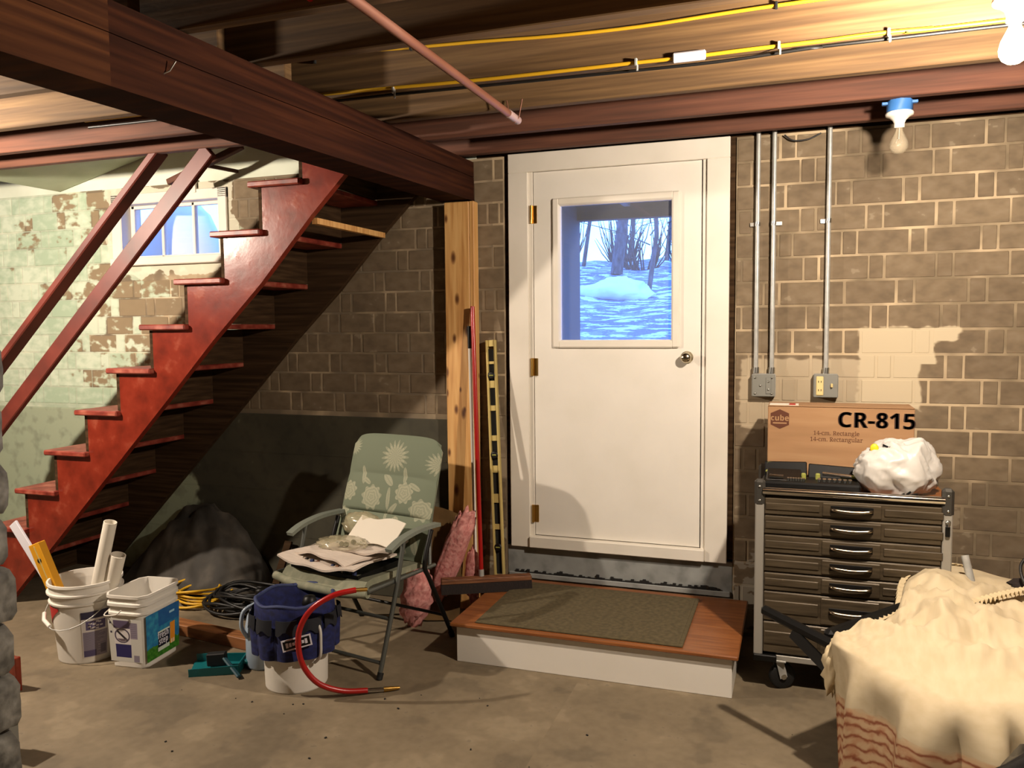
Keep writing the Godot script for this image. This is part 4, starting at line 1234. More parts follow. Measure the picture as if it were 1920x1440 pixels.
# ------------------------------------------------------------------ right front: covered bench
func covered_bench():
	var t := thing("exercise_bench", "black tubular exercise bench mostly hidden under a cream cloth", "bench", Vector3(1.45, 0, 1.1))
	var a := MB.new()
	a.bar(Vector3(0.818, 0.515, 1.055), Vector3(1.11, 0.475, 1.30), 0.035, 0.04, Vector3.UP, 0.012)
	obj("arm", a, M.black_plastic, t)
	var b := MB.new()
	b.bar(Vector3(1.05, 0.485, 1.235), Vector3(1.40, 0.500, 0.80), 0.045, 0.075, Vector3.UP, 0.014)
	obj("cross_bar", b, M.black_plastic, t)
	var s := MB.new()
	s.bar(Vector3(0.93, 0.47, 1.15), Vector3(1.10, 0.36, 1.30), 0.012, 0.05, Vector3.UP, 0.003)
	obj("strap", s, M.rubber, t)
	for q in [[1.12, 1.36], [1.42, 0.82], [1.55, 1.52], [1.95, 0.9]]:
		var l := MB.new(); l.tube([Vector3(q[0] + 0.03, 0.0, q[1] - 0.02), Vector3(q[0], 0.47, q[1])], 0.02, 10)
		obj("leg", l, M.black_plastic, t)
	var fr := MB.new()
	fr.bar(Vector3(1.12, 0.47, 1.36), Vector3(1.55, 0.47, 1.50), 0.04, 0.04)
	fr.bar(Vector3(1.42, 0.47, 0.82), Vector3(1.95, 0.47, 0.9), 0.04, 0.04)
	fr.bar(Vector3(1.3, 0.47, 1.42), Vector3(1.7, 0.47, 0.86), 0.26, 0.03)
	obj("seat_frame", fr, M.black_plastic, t)
	var ch := MB.new(); ch.tube([Vector3(1.655, 0.42, 0.70), Vector3(1.60, 0.68, 0.62)], 0.0155, 12)
	tag(obj("chrome_tube", ch, M.galv), "short chrome tube sticking up behind the cream cloth", "tube")
	# the cloth: top spread over the bench, front skirt hanging
	var n := hash_noise(131, 1.6, 4); var nr := hash_noise(132, 1.0, 3); nr.fractal_type = FastNoiseLite.FRACTAL_RIDGED
	var back := [Vector3(1.10, 0.500, 1.28), Vector3(1.22, 0.505, 1.10), Vector3(1.33, 0.515, 0.90), Vector3(1.38, 0.56, 0.66), Vector3(1.50, 0.60, 0.52), Vector3(1.66, 0.58, 0.46), Vector3(1.80, 0.55, 0.46), Vector3(2.10, 0.53, 0.50), Vector3(2.40, 0.50, 0.60)]
	var front := [Vector3(1.065, 0.505, 1.315), Vector3(1.12, 0.505, 1.38), Vector3(1.20, 0.505, 1.465), Vector3(1.29, 0.505, 1.555), Vector3(1.37, 0.500, 1.625), Vector3(1.46, 0.500, 1.645), Vector3(1.56, 0.505, 1.62), Vector3(1.72, 0.51, 1.62), Vector3(2.0, 0.51, 1.66)]
	var bs := smoothed(back, 8); var fs := smoothed(front, 8)
	var pick := func(arr: Array, u: float) -> Vector3:
		var k: float = u * (arr.size() - 1); var i := int(min(floor(k), arr.size() - 2))
		return (arr[i] as Vector3).lerp(arr[i + 1], k - i)
	var cl := MB.new()
	cl.sheet(120, 90, func(u: float, v: float):
		var B: Vector3 = pick.call(bs, u); var F: Vector3 = pick.call(fs, u)
		var tt := 0.45
		if v < tt:
			var k := v / tt
			var p := B.lerp(F, k)
			var env: float = sin(PI * clampf(k, 0, 1))
			p.y += env * (0.022 + 0.060 * nr.get_noise_2d(p.x * 2.2 + 4.0, p.z * 2.8 + p.x) + 0.035 * n.get_noise_2d(p.x * 2.0, p.z * 2.0)) + 0.012 * env * nr.get_noise_2d(p.x * 7.0, p.z * 5.0)
			p.y += 0.04 * env * exp(-pow((p.x - 1.45) / 0.10, 2) - pow((p.z - 0.72) / 0.12, 2))
			return p
		var k2 := (v - tt) / (1.0 - tt)
		var i0: float = clampf(u, 0.01, 0.99)
		var tng: Vector3 = (pick.call(fs, min(i0 + 0.01, 1.0)) - pick.call(fs, i0 - 0.01)).normalized()
		var nor := Vector3(-tng.z, 0, tng.x)
		var arc: float = u * 1.25
		var fold: float = smoothstep(0.0, 0.2, u) * 0.030 * sin(arc * 26.0 + 1.5 * sin(arc * 7.0)) + 0.03 * n.get_noise_2d(arc * 2.2, 3.0)
		var down: float = (0.49 - 0.11 * smoothstep(0.08, 0.3, u)) * pow(k2, 1.25)
		var p2: Vector3 = F + nor * ((0.085 * (1.0 - exp(-k2 * 5.0)) + 0.03 * k2) * smoothstep(0.0, 0.35, u) + fold * smoothstep(0.03, 0.5, k2)) + Vector3(0.03, 0, 0) * k2 * (1.0 - smoothstep(0.0, 0.3, u))
		p2.y = F.y - down
		p2.y = max(p2.y, 0.004)
		return p2, 0.002)
	tag(obj("cream_cloth", cl, M.cloth), "cream cotton cover with brown printed hem draped over the bench", "cloth")
	# gathered ruffle along the back edge
	var rf := MB.new()
	rf.sheet(160, 5, func(u: float, v: float):
		var p: Vector3 = pick.call(bs, u * 0.62)
		var w: float = 0.010 * sin(u * 240.0)
		return p + Vector3(-0.022 * v + w * 0.4, 0.012 + w * (0.3 + v) - 0.012 * v, 0.006 - 0.020 * v), 0.0015)
	var nd := thing("ruffle_trim", "gathered cream ruffle along the back edge of the draped cloth", "ruffle", Vector3(1.3, 0.5, 1.0))
	obj("ruffle", rf, M.lace, nd)
	var rf2 := MB.new()
	rf2.sheet(150, 4, func(u: float, v: float):
		var p := Vector3(1.30, 0.528, 1.16).lerp(Vector3(1.90, 0.60, 0.66), u)
		var w: float = 0.008 * sin(u * 220.0)
		return p + Vector3(0.012 * v, w * (0.4 + v) + 0.004 + 0.028 * sin(u * PI), 0.05 * v), 0.0015)
	obj("ruffle", rf2, M.lace, nd)
	var tw := MB.new()
	tw.blob(20, 14, func(q: Vector3): return Vector3(1.075, 0.40, 1.285) + Vector3(q.x * 0.035, q.y * 0.095, q.z * 0.03) * (1.0 + 0.6 * n.get_noise_3d(q.x * 2.5, q.y * 4.0, q.z * 2.5)))
	tag(obj("cloth_tail", tw, M.lace), "crumpled end of cream cloth hanging at the bench corner", "cloth")
	var rd := thing("red_work_light", "red plastic handle with black cord at the right edge", "work light", Vector3(1.9, 0.5, 0.6))
	var r1 := MB.new(); r1.tube([Vector3(1.865, 0.735, 0.60), Vector3(1.90, 0.725, 0.60), Vector3(2.02, 0.70, 0.60)], [0.036, 0.042, 0.040], 12)
	obj("handle", r1, M.red_plastic, rd)
	var r2 := MB.new(); r2.tube(smoothed([Vector3(1.875, 0.712, 0.63), Vector3(1.82, 0.695, 0.64), Vector3(1.795, 0.66, 0.65), Vector3(1.80, 0.61, 0.68), Vector3(1.83, 0.57, 0.74), Vector3(1.88, 0.55, 0.82), Vector3(1.95, 0.55, 0.9)], 5), 0.006, 8)
	obj("cord", r2, M.dark_strand, rd)
	var r3 := MB.new(); r3.tube([Vector3(1.90, 0.69, 0.60), Vector3(1.99, 0.50, 0.62)], 0.014, 8)
	obj("stand", r3, M.black_plastic, rd)
	var cd := MB.new(); cd.blob(16, 10, func(q: Vector3): return Vector3(1.865, 0.575, 0.60) + Vector3(q.x * 0.10, q.y * 0.022, q.z * 0.06) * (1.0 + 0.3 * n.get_noise_3d(q.x * 4, q.y * 4, q.z * 4)))
	tag(obj("dark_clutter", cd, M.bristle), "small dark metal scraps behind the cloth at the right", "scrap")
	var lb := MB.new()
	lb.blob(26, 16, func(q: Vector3): return Vector3(1.53, 0.325, 2.20) + Vector3(q.x * 0.20, q.y * 0.325, q.z * 0.18) * (1.0 + 0.18 * n.get_noise_3d(q.x * 1.6, q.y * 1.6, q.z * 1.6)))
	tag(obj("black_leather_bag", lb, M.leather), "glossy black leather bag on the floor, bottom right corner", "bag")

# ------------------------------------------------------------------ step in front of the door
func step():
	var s := thing("door_step", "low white wooden step with varnished top under the door", "step", Vector3(0.03, 0, 0.4))
	var b := MB.new()
	b.box(Vector3(0.03, 0.089, 0.755), Vector3(1.31, 0.178, 0.022), 0.002)
	obj("front_board", b, M.white_paint, s)
	for x in [-0.614, 0.674]:
		var d := MB.new(); d.box(Vector3(x, 0.089, 0.383), Vector3(0.022, 0.178, 0.72), 0.002)
		obj("side_board", d, M.white_paint, s)
	var bk := MB.new(); bk.box(Vector3(0.03, 0.089, 0.04), Vector3(1.26, 0.178, 0.022)); obj("back_board", bk, M.white_paint, s)
	var t := MB.new(); t.box(Vector3(0.03, 0.189, 0.405), Vector3(1.365, 0.020, 0.77), 0.005)
	obj("top_board", t, M.varnish, s)
	var m := MB.new(); m.box(Vector3(-0.03, 0.2035, 0.425), Vector3(1.0, 0.009, 0.67), 0.003)
	m.box(Vector3(-0.03, 0.2045, 0.425), Vector3(0.965, 0.010, 0.635), 0.002)
	tag(obj("door_mat", m, M.mat), "flat olive-brown mat lying on the step", "mat")

# ------------------------------------------------------------------ leaning tools by the post
func leaning_tools():
	var b := thing("push_broom", "push broom with a long red handle leaning in the corner", "broom", Vector3(-0.68, 0.2, 0.3))
	var h := MB.new(); h.tube([Vector3(-0.685, 0.262, 0.275), Vector3(-0.785, 1.755, 0.112)], 0.0125, 12)
	obj("handle", h, M.red_pole, b)
	var fe := MB.new(); fe.tube([Vector3(-0.683, 0.24, 0.278), Vector3(-0.688, 0.31, 0.27)], 0.015, 12); obj("ferrule", fe, M.galv, b)
	var hd := MB.new()
	var e0 := Vector3(-0.875, 0.262, 0.395); var e1 := Vector3(-0.435, 0.262, 0.165)
	hd.bar(e0, e1, 0.06, 0.028, Vector3.UP, 0.005)
	obj("head_block", hd, M.broom_wood, b)
	var br := MB.new()
	var dir := (e1 - e0).normalized(); var side := dir.cross(Vector3.UP).normalized()
	br.hexa([e0 + Vector3(0, -0.062, 0) + side * 0.045, e1 + Vector3(0, -0.062, 0) + side * 0.045, e1 + Vector3(0, -0.062, 0) - side * 0.045, e0 + Vector3(0, -0.062, 0) - side * 0.045, e0 + Vector3(0, -0.012, 0) + side * 0.028, e1 + Vector3(0, -0.012, 0) + side * 0.028, e1 + Vector3(0, -0.012, 0) - side * 0.028, e0 + Vector3(0, -0.012, 0) - side * 0.028])
	obj("bristles", br, M.bristle, b)
	var w := thing("extension_pole", "white pole with a black grip, between post and red broom handle", "pole", Vector3(-0.75, 0, 0.2))
	var wm := MB.new(); wm.tube([Vector3(-0.735, 0.002, 0.22), Vector3(-0.808, 1.54, 0.102)], 0.010, 10); obj("shaft", wm, M.white_pole, w)
	var wg := MB.new(); wg.tube([Vector3(-0.8055, 1.52, 0.104), Vector3(-0.812, 1.645, 0.096)], 0.0125, 10); obj("grip", wg, M.black_plastic, w)
	# long cream level standing on end
	var l := thing("spirit_level", "long cream spirit level standing on end beside the door casing", "level", Vector3(-0.63, 0.2, 0.15))
	var p0 := Vector3(-0.628, 0.2005, 0.135); var p1 := Vector3(-0.708, 1.565, 0.030)
	var up := (p1 - p0).normalized(); var sx := Vector3(1, 0, 0); sx = (sx - up * sx.dot(up)).normalized(); var nz := sx.cross(up)
	var L := (p1 - p0).length()
	var at := func(s: float, x: float, z: float) -> Vector3: return p0 + up * s + sx * x + nz * z
	for x in [-0.0245, 0.0245]:
		var r := MB.new(); r.box(at.call(L * 0.5, x, 0.0), Vector3(0.011, L, 0.028), 0.002, Basis(sx, up, nz)); obj("rail", r, M.level_cream, l)
	var spans := [[0.0, 0.045], [0.30, 0.33], [0.45, 0.50], [0.62, 0.66], [0.80, 0.83], [0.97, 1.0], [1.10, 1.14], [1.235, 1.25], [1.335, L]]
	for q in spans:
		var wb := MB.new(); wb.box(at.call((q[0] + q[1]) * 0.5, 0, 0), Vector3(0.04, q[1] - q[0], 0.010), 0.0, Basis(sx, up, nz))
		obj("web", wb, M.level_cream, l)
	var bk := MB.new(); bk.box(at.call(L * 0.5, 0, -0.006), Vector3(0.038, L - 0.1, 0.003), 0.0, Basis(sx, up, nz)); obj("web_back", bk, M.grime, l)
	for s in [0.20, 0.72, 1.17]:
		var v := MB.new()
		var o: Vector3 = at.call(s, 0, 0.0)
		v.lathe([Vector2(0.0, 0.0), Vector2(0.020, 0.0), Vector2(0.022, 0.004), Vector2(0.022, 0.014), Vector2(0.014, 0.016), Vector2(0.0, 0.013)], 18, Transform3D(Basis(sx, nz, up).orthonormalized(), o))
		var vh := obj("vial_housing", v, M.chair_dark, l)
		var gl := MB.new(); gl.tube([o + sx * -0.012 + nz * 0.015, o + sx * 0.012 + nz * 0.015], 0.004, 8); obj("vial", gl, M.green_yellow, vh)
	var n := hash_noise(141, 1.0, 4)
	# pink batts and the brown sheet
	var i1 := MB.new()
	i1.blob(34, 24, func(q: Vector3):
		var r := 1.0 + 0.25 * n.get_noise_3d(q.x * 2.2, q.y * 2.2, q.z * 2.2) + 0.08 * n.get_noise_3d(q.x * 9.0, q.y * 9.0, q.z * 9.0)
		var s := Vector3(sign(q.x) * pow(abs(q.x), 0.6), sign(q.y) * pow(abs(q.y), 0.6), sign(q.z) * pow(abs(q.z), 0.7))
		var off := Vector3(s.x * 0.060, s.y * 0.275, s.z * 0.055) * r
		return Vector3(-0.865, 0.365, 0.255) + off.rotated(Vector3(0, 0, 1), -0.38))
	tag(obj("insulation_batt", i1, M.pink), "pink fibreglass batt leaning against the pine post", "insulation", "pink insulation pieces")
	var i2 := MB.new()
	i2.blob(28, 20, func(q: Vector3):
		var r := 1.0 + 0.4 * n.get_noise_3d(q.x * 2.4 + 9.0, q.y * 2.4, q.z * 2.4) + 0.08 * n.get_noise_3d(q.x * 9.0, q.y * 9.0, q.z * 9.0)
		return Vector3(-1.02, 0.165, 0.40) + Vector3(q.x * 0.085, q.y * 0.165, q.z * 0.07).rotated(Vector3(0, 0, 1), -0.2) * r)
	tag(obj("insulation_scrap", i2, M.pink), "torn lump of pink insulation on the floor behind the chair", "insulation", "pink insulation pieces")
	var i3 := MB.new()
	i3.blob(20, 14, func(q: Vector3): return Vector3(-0.735, 0.235, 0.225) + Vector3(q.x * 0.045, q.y * 0.16, q.z * 0.03) * (1.0 + 0.3 * n.get_noise_3d(q.x * 3 + 2.0, q.y * 3, q.z * 3)) + Vector3(-0.02, 0.02, 0))
	tag(obj("insulation_strip", i3, M.pink), "narrow pink insulation strip standing beside the red broom handle", "insulation", "pink insulation pieces")
	var kr := MB.new()
	kr.sheet(10, 10, func(u: float, v: float):
		var p := Vector3(-1.14, 0.012, 0.34).lerp(Vector3(-0.80, 0.012, 0.30), u)
		return p + Vector3(0.02 * sin(u * 4.0) - 0.02 * v, 0.60 * v * (1.0 - 0.10 * u * u), -0.20 * v + 0.012 * sin(u * 6.0 + v * 3.0)), 0.004)
	tag(obj("kraft_sheet", kr, M.kraft), "brown cardboard sheet leaning behind the folding chair", "cardboard")

# ------------------------------------------------------------------ folding chair
func chair():
	var org := Vector3(-1.15, 0, 0.74)
	var c := thing("folding_chair", "folding garden chair with a sage floral padded back", "chair", org, 0.0)
	var fz := Vector3(-0.20, 0, 0.98).normalized(); var fx := Vector3(fz.z, 0, -fz.x)
	var P := func(x: float, y: float, z: float) -> Vector3: return org + fx * x + Vector3(0, y, 0) + fz * z
	# padded back, three quilted panels
	var b0 := 0.43; var b1 := 1.035
	var mb := MB.new()
	var half := 0.298
	mb.sheet(24, 48, func(u: float, v: float):
		var y := lerpf(b1, b0, v)
		var w: float = half * (1.0 - 0.0 * v) * (0.965 + 0.035 * v)
		var x := (u - 0.5) * 2.0
		var round: float = 1.0 - 0.05 * pow(abs(x), 6.0) * (1.0 if v < 0.06 else 0.0)
		var seam: float = abs(sin(PI * clampf(v * 3.1, 0.0, 3.1)))
		var puff: float = 0.022 * pow(seam, 0.35) * (1.0 - pow(abs(x), 8.0))
		var z := lerpf(-0.36, -0.16, pow(v, 1.1)) + puff
		return P.call(x * w * round - 0.03, y - 0.02 * pow(abs(x), 4.0) * (1.0 - v), z), 0.03)
	obj("backrest", mb, M.floral, c)
	var sm := MB.new()
	sm.sheet(20, 20, func(u: float, v: float):
		var x := (u - 0.5) * 2.0
		var sag: float = -0.030 * (1.0 - x * x) * sin(PI * v)
		var roll: float = -0.05 * smoothstep(0.88, 1.0, v)
		return P.call(x * 0.265, 0.415 + sag + roll + 0.02 * v, lerpf(-0.17, 0.31, v)), 0.03)
	obj("seat", sm, M.seat_cloth, c)
	var fb := MB.new()
	fb.tube([P.call(-0.30, 0.415, 0.315), P.call(-0.15, 0.40, 0.335), P.call(0.15, 0.40, 0.335), P.call(0.30, 0.415, 0.315)], 0.021, 10)
	obj("front_roll", fb, M.seat_cloth, c)
	for s in [-1, 1]:
		var x: float = 0.325 * s
		var sr := MB.new(); sr.tube([P.call(x * 0.93, 0.425, 0.32), P.call(x * 0.93, 0.42, -0.20)], 0.011, 8); obj("seat_rail", sr, M.chair_metal, c)
		var bf := MB.new(); bf.tube(smoothed([P.call(x * 0.88, 0.40, -0.18), P.call(x * 0.76 - 0.03, 0.60, -0.285), P.call(x * 0.70 - 0.03, 0.98, -0.405)], 5), 0.011, 8); obj("back_frame", bf, M.chair_metal, c)
		var ar := MB.new()
		var top := smoothed([P.call(x, 0.590, 0.190), P.call(x, 0.622, 0.10), P.call(x, 0.640, -0.04), P.call(x, 0.635, -0.20)], 6)
		for i in top.size() - 1: ar.bar(top[i], top[i + 1] + (top[i + 1] - top[i]) * 0.08, 0.042, 0.018, Vector3.UP, 0.0)
		obj("armrest", ar, M.chair_arm, c)
		var fl := MB.new(); fl.tube([P.call(x, 0.618, 0.075), P.call(x, 0.40, 0.135), P.call(x, 0.012, 0.275)], 0.0115, 10); var leg_front := obj("leg", fl, M.chair_metal, c)
		var rl := MB.new(); rl.tube(smoothed([P.call(x * 0.97, 0.615, -0.16), P.call(x * 0.97, 0.45, -0.10), P.call(x * 0.97, 0.36, -0.14), P.call(x * 0.97, 0.012, -0.33)], 5), 0.0125, 10); var leg_rear := obj("leg", rl, M.chair_dark, c)
		for q in [[x, 0.275], [x * 0.97, -0.33]]:
			var ft := MB.new(); ft.tube([P.call(q[0], 0.0, q[1] + (0.003 if q[1] > 0 else -0.003)), P.call(q[0], 0.03, q[1] - (0.01 if q[1] > 0 else -0.012))], 0.015, 10); obj("foot_cap", ft, M.rubber, leg_front if q[1] > 0 else leg_rear)
	for q in [[0.07, 0.254, M.chair_metal], [0.14, -0.258, M.chair_dark], [0.26, 0.186, M.chair_metal]]:
		var cb := MB.new(); cb.tube([P.call(-0.325, q[0], q[1]), P.call(0.325, q[0], q[1])], 0.009, 8); obj("cross_bar", cb, q[2], c)
	# what lies on the seat
	var bx := thing("parts_tray", "dark shallow tray of small hardware on the chair seat", "tray", P.call(0, 0.44, 0.1))
	var t1 := MB.new()
	var B := Basis(fx, Vector3.UP, fz)
	t1.box(P.call(-0.02, 0.436, 0.10), Vector3(0.44, 0.010, 0.34), 0.003, B)
	for q in [[-0.02, 0.455, 0.265, 0.44, 0.03, 0.006], [-0.02, 0.455, -0.065, 0.44, 0.03, 0.006], [-0.237, 0.455, 0.10, 0.006, 0.03, 0.33], [0.197, 0.455, 0.10, 0.006, 0.03, 0.33]]:
		t1.box(P.call(q[0], q[1], q[2]), Vector3(q[3], q[4], q[5]), 0.001, B)
	obj("tray", t1, M.black_plastic, bx)
	var r := RandomNumberGenerator.new(); r.seed = 9
	for i in 14:
		var p := MB.new()
		var x := -0.19 + i * 0.027
		p.box(P.call(x, 0.468 + r.randf() * 0.008, 0.235 + r.randf() * 0.02), Vector3(0.02, 0.045 + r.randf() * 0.02, 0.02), 0.004, B.rotated(Vector3.UP, r.randf() * 0.6))
		obj("fitting", p, [M.paper, M.chair_dark, M.boxgrey, M.blue_hem, M.broom_wood][i % 5], bx)
	var mags := [["newspaper", "newspaper sagging open over the front of the chair seat", -0.03, 0.495, 0.16, 0.25, 0.16, 0.035, 0.0], ["magazine", "curled magazine on top of the newspaper", -0.06, 0.520, 0.12, 0.21, 0.14, -0.03, 0.12], ["catalogue", "folded catalogue lying highest on the paper pile", 0.05, 0.535, 0.02, 0.17, 0.12, 0.02, -0.25]]
	for q in mags:
		var m := MB.new()
		var th: float = q[8]
		m.sheet(20, 10, func(u: float, v: float):
			var a := (u - 0.5) * 2.0; var b := (v - 0.5) * 2.0
			var w := Vector2(a * q[5], b * q[6]).rotated(th)
			return P.call(q[2] + w.x, q[3] + q[7] * (a * a - 0.4) * 0.8 + 0.006 * sin(a * 7.0 + b * 3.0), q[4] + w.y), 0.010)
		tag(obj(q[0], m, M.newsprint), q[1], "paper", "papers on the chair")
	var fo := MB.new()
	fo.sheet(14, 8, func(u: float, v: float):
		var a := (u - 0.5) * 2.0
		return P.call(0.055 + a * 0.145, 0.552 + 0.10 * v + 0.008 * sin(a * 4.0), 0.03 - 0.13 * v), 0.006)
	tag(obj("folded_paper", fo, M.paper), "blank pale folded paper propped against the chair back", "paper", "papers on the chair")
	var n := hash_noise(151, 1.0, 4); n.fractal_type = FastNoiseLite.FRACTAL_RIDGED
	var pb := thing("clear_bag", "clear plastic bag of plumbing fittings on the paper pile", "bag", P.call(-0.05, 0.54, 0.08))
	var pm := MB.new()
	pm.blob(28, 18, func(q: Vector3): return P.call(-0.055, 0.555, 0.095) + Vector3(q.x * 0.125, q.y * 0.030, q.z * 0.085) * (1.0 + 0.3 * n.get_noise_3d(q.x * 2, q.y * 2, q.z * 2)))
	obj("film", pm, M.clear_plastic, pb)
	for q in [[-0.03, 0.562, 0.125], [0.0, 0.564, 0.125], [-0.115, 0.552, 0.13], [-0.08, 0.553, 0.10], [-0.02, 0.555, 0.05]]:
		var s := MB.new(); var ctr: Vector3 = P.call(q[0], q[1], q[2])
		s.lathe([Vector2(0.0, -0.006), Vector2(0.013, -0.006), Vector2(0.013, 0.006), Vector2(0.007, 0.008), Vector2(0.007, 0.002), Vector2(0.0, 0.002)], 12, Transform3D(Basis(Vector3.RIGHT, 1.1), ctr))
		obj("fitting", s, M.black_plastic if q[0] > -0.05 else M.galv, pb)
	var gb := MB.new()
	gb.blob(24, 16, func(q: Vector3): return P.call(-0.10, 0.60, -0.11) + Vector3(q.x * 0.10, q.y * 0.06, q.z * 0.04) * (1.0 + 0.35 * n.get_noise_3d(q.x * 3 + 4, q.y * 3, q.z * 3)))
	tag(obj("cellophane_wrap", gb, M.clear_plastic), "crinkled golden cellophane behind the folded paper on the chair", "wrapping")

# ------------------------------------------------------------------ buckets and floor clutter
func bucket(prof_b: float, prof_t: float, h: float, at: Vector3, node: Node3D):
	var m := MB.new()
	var lip := prof_t
	m.lathe([Vector2(0.0, 0.0), Vector2(prof_b, 0.0), Vector2(prof_b + 0.003, 0.006), Vector2(lerpf(prof_b, lip, 0.72), h * 0.74), Vector2(lerpf(prof_b, lip, 0.72) + 0.010, h * 0.745), Vector2(lerpf(prof_b, lip, 0.74) + 0.010, h * 0.765), Vector2(lerpf(prof_b, lip, 0.74), h * 0.77), Vector2(lip - 0.004, h * 0.86), Vector2(lip + 0.008, h * 0.865), Vector2(lip + 0.008, h * 0.885), Vector2(lip - 0.003, h * 0.89), Vector2(lip - 0.002, h * 0.965), Vector2(lip + 0.006, h * 0.97), Vector2(lip + 0.005, h), Vector2(lip - 0.004, h), Vector2(lip - 0.010, h * 0.9), Vector2(prof_b - 0.004, 0.008), Vector2(0.0, 0.008)], 40, Transform3D(Basis(), at), false)
	obj("shell", m, M.bucket_white, node)

func info_image() -> Image:   # the printed sheet on the round bucket
	var img := Image.create(128, 256, false, Image.FORMAT_RGB8)
	img.fill(C(.80, .78, .76))
	img.fill_rect(Rect2i(0, 0, 128, 40), C(.17, .15, .25))
	var r := RandomNumberGenerator.new(); r.seed = 3
	img.fill_rect(Rect2i(20, 52, 92, 50), C(.34, .30, .44))
	for i in 12: img.fill_rect(Rect2i(22 + r.randi() % 80, 54 + r.randi() % 40, 14, 8), C(.80, .78, .80))
	img.fill_rect(Rect2i(4, 112, 120, 140), C(.55, .52, .57))
	for k in 22:
		img.fill_rect(Rect2i(8, 116 + k * 6, 60 + r.randi() % 50, 2), C(.34, .31, .40))
	img.fill_rect(Rect2i(88, 190, 30, 50), C(.38, .36, .42))
	img.fill_rect(Rect2i(6, 216, 60, 34), C(.30, .27, .40))
	return img

func tub_side_image() -> Image:   # blue and green wrapper of the square tub
	var img := Image.create(256, 256, false, Image.FORMAT_RGB8)
	var n := hash_noise(161, 0.02, 3)
	for y in 256:
		for x in 256:
			var c := C(.12, .40, .60).lerp(C(.20, .56, .68), clampf(n.get_noise_2d(x, y) + 0.5, 0, 1))
			if y < 90 and x > 90: c = C(.10, .30, .55).lerp(c, 0.3)
			if y > 190 + 14.0 * n.get_noise_2d(x, 3): c = C(.16, .40, .10).lerp(C(.28, .52, .16), clampf(n.get_noise_2d(x * 2, y * 2) + 0.5, 0, 1))
			img.set_pixel(x, y, c)
	img.fill_rect(Rect2i(84, 118, 92, 110), C(.78, .82, .76))
	img.fill_rect(Rect2i(84, 128, 92, 78), C(.07, .08, .14))
	img.fill_rect(Rect2i(180, 100, 40, 118), C(.86, .55, .16))
	img.fill_rect(Rect2i(188, 196, 12, 24), C(.90, .80, .66)); img.fill_rect(Rect2i(206, 196, 10, 24), C(.90, .80, .66))
	img.fill_rect(Rect2i(176, 34, 40, 12), C(.60, .78, .86))
	return img

func tub_front_image() -> Image:
	var img := Image.create(192, 256, false, Image.FORMAT_RGB8)
	img.fill(C(.76, .75, .72))
	img.fill_rect(Rect2i(30, 10, 92, 46), C(.33, .28, .38)); img.fill_rect(Rect2i(122, 20, 44, 96), C(.52, .48, .54))
	for y in range(56, 150):
		for x in range(30, 124):
			var d := Vector2(x - 76, y - 100).length()
			var c := C(.80, .78, .77)
			if d > 36 and d < 44: c = C(.30, .26, .32)
			if d < 38 and abs((x - 76) - (y - 100)) < 9: c = C(.12, .09, .10)
			if d < 34 and y > 118: c = C(.36, .30, .33)
			img.set_pixel(x, y, c)
	img.fill_rect(Rect2i(34, 152, 92, 78), C(.12, .10, .33))
	img.fill_rect(Rect2i(8, 20, 10, 12), C(.2, .18, .24)); img.fill_rect(Rect2i(10, 76, 10, 12), C(.2, .18, .24))
	for k in 8: img.fill_rect(Rect2i(126, 24 + k * 11, 34, 3), C(.36, .33, .40))
	img.fill_rect(Rect2i(140, 214, 34, 40), C(.50, .47, .52))
	return img

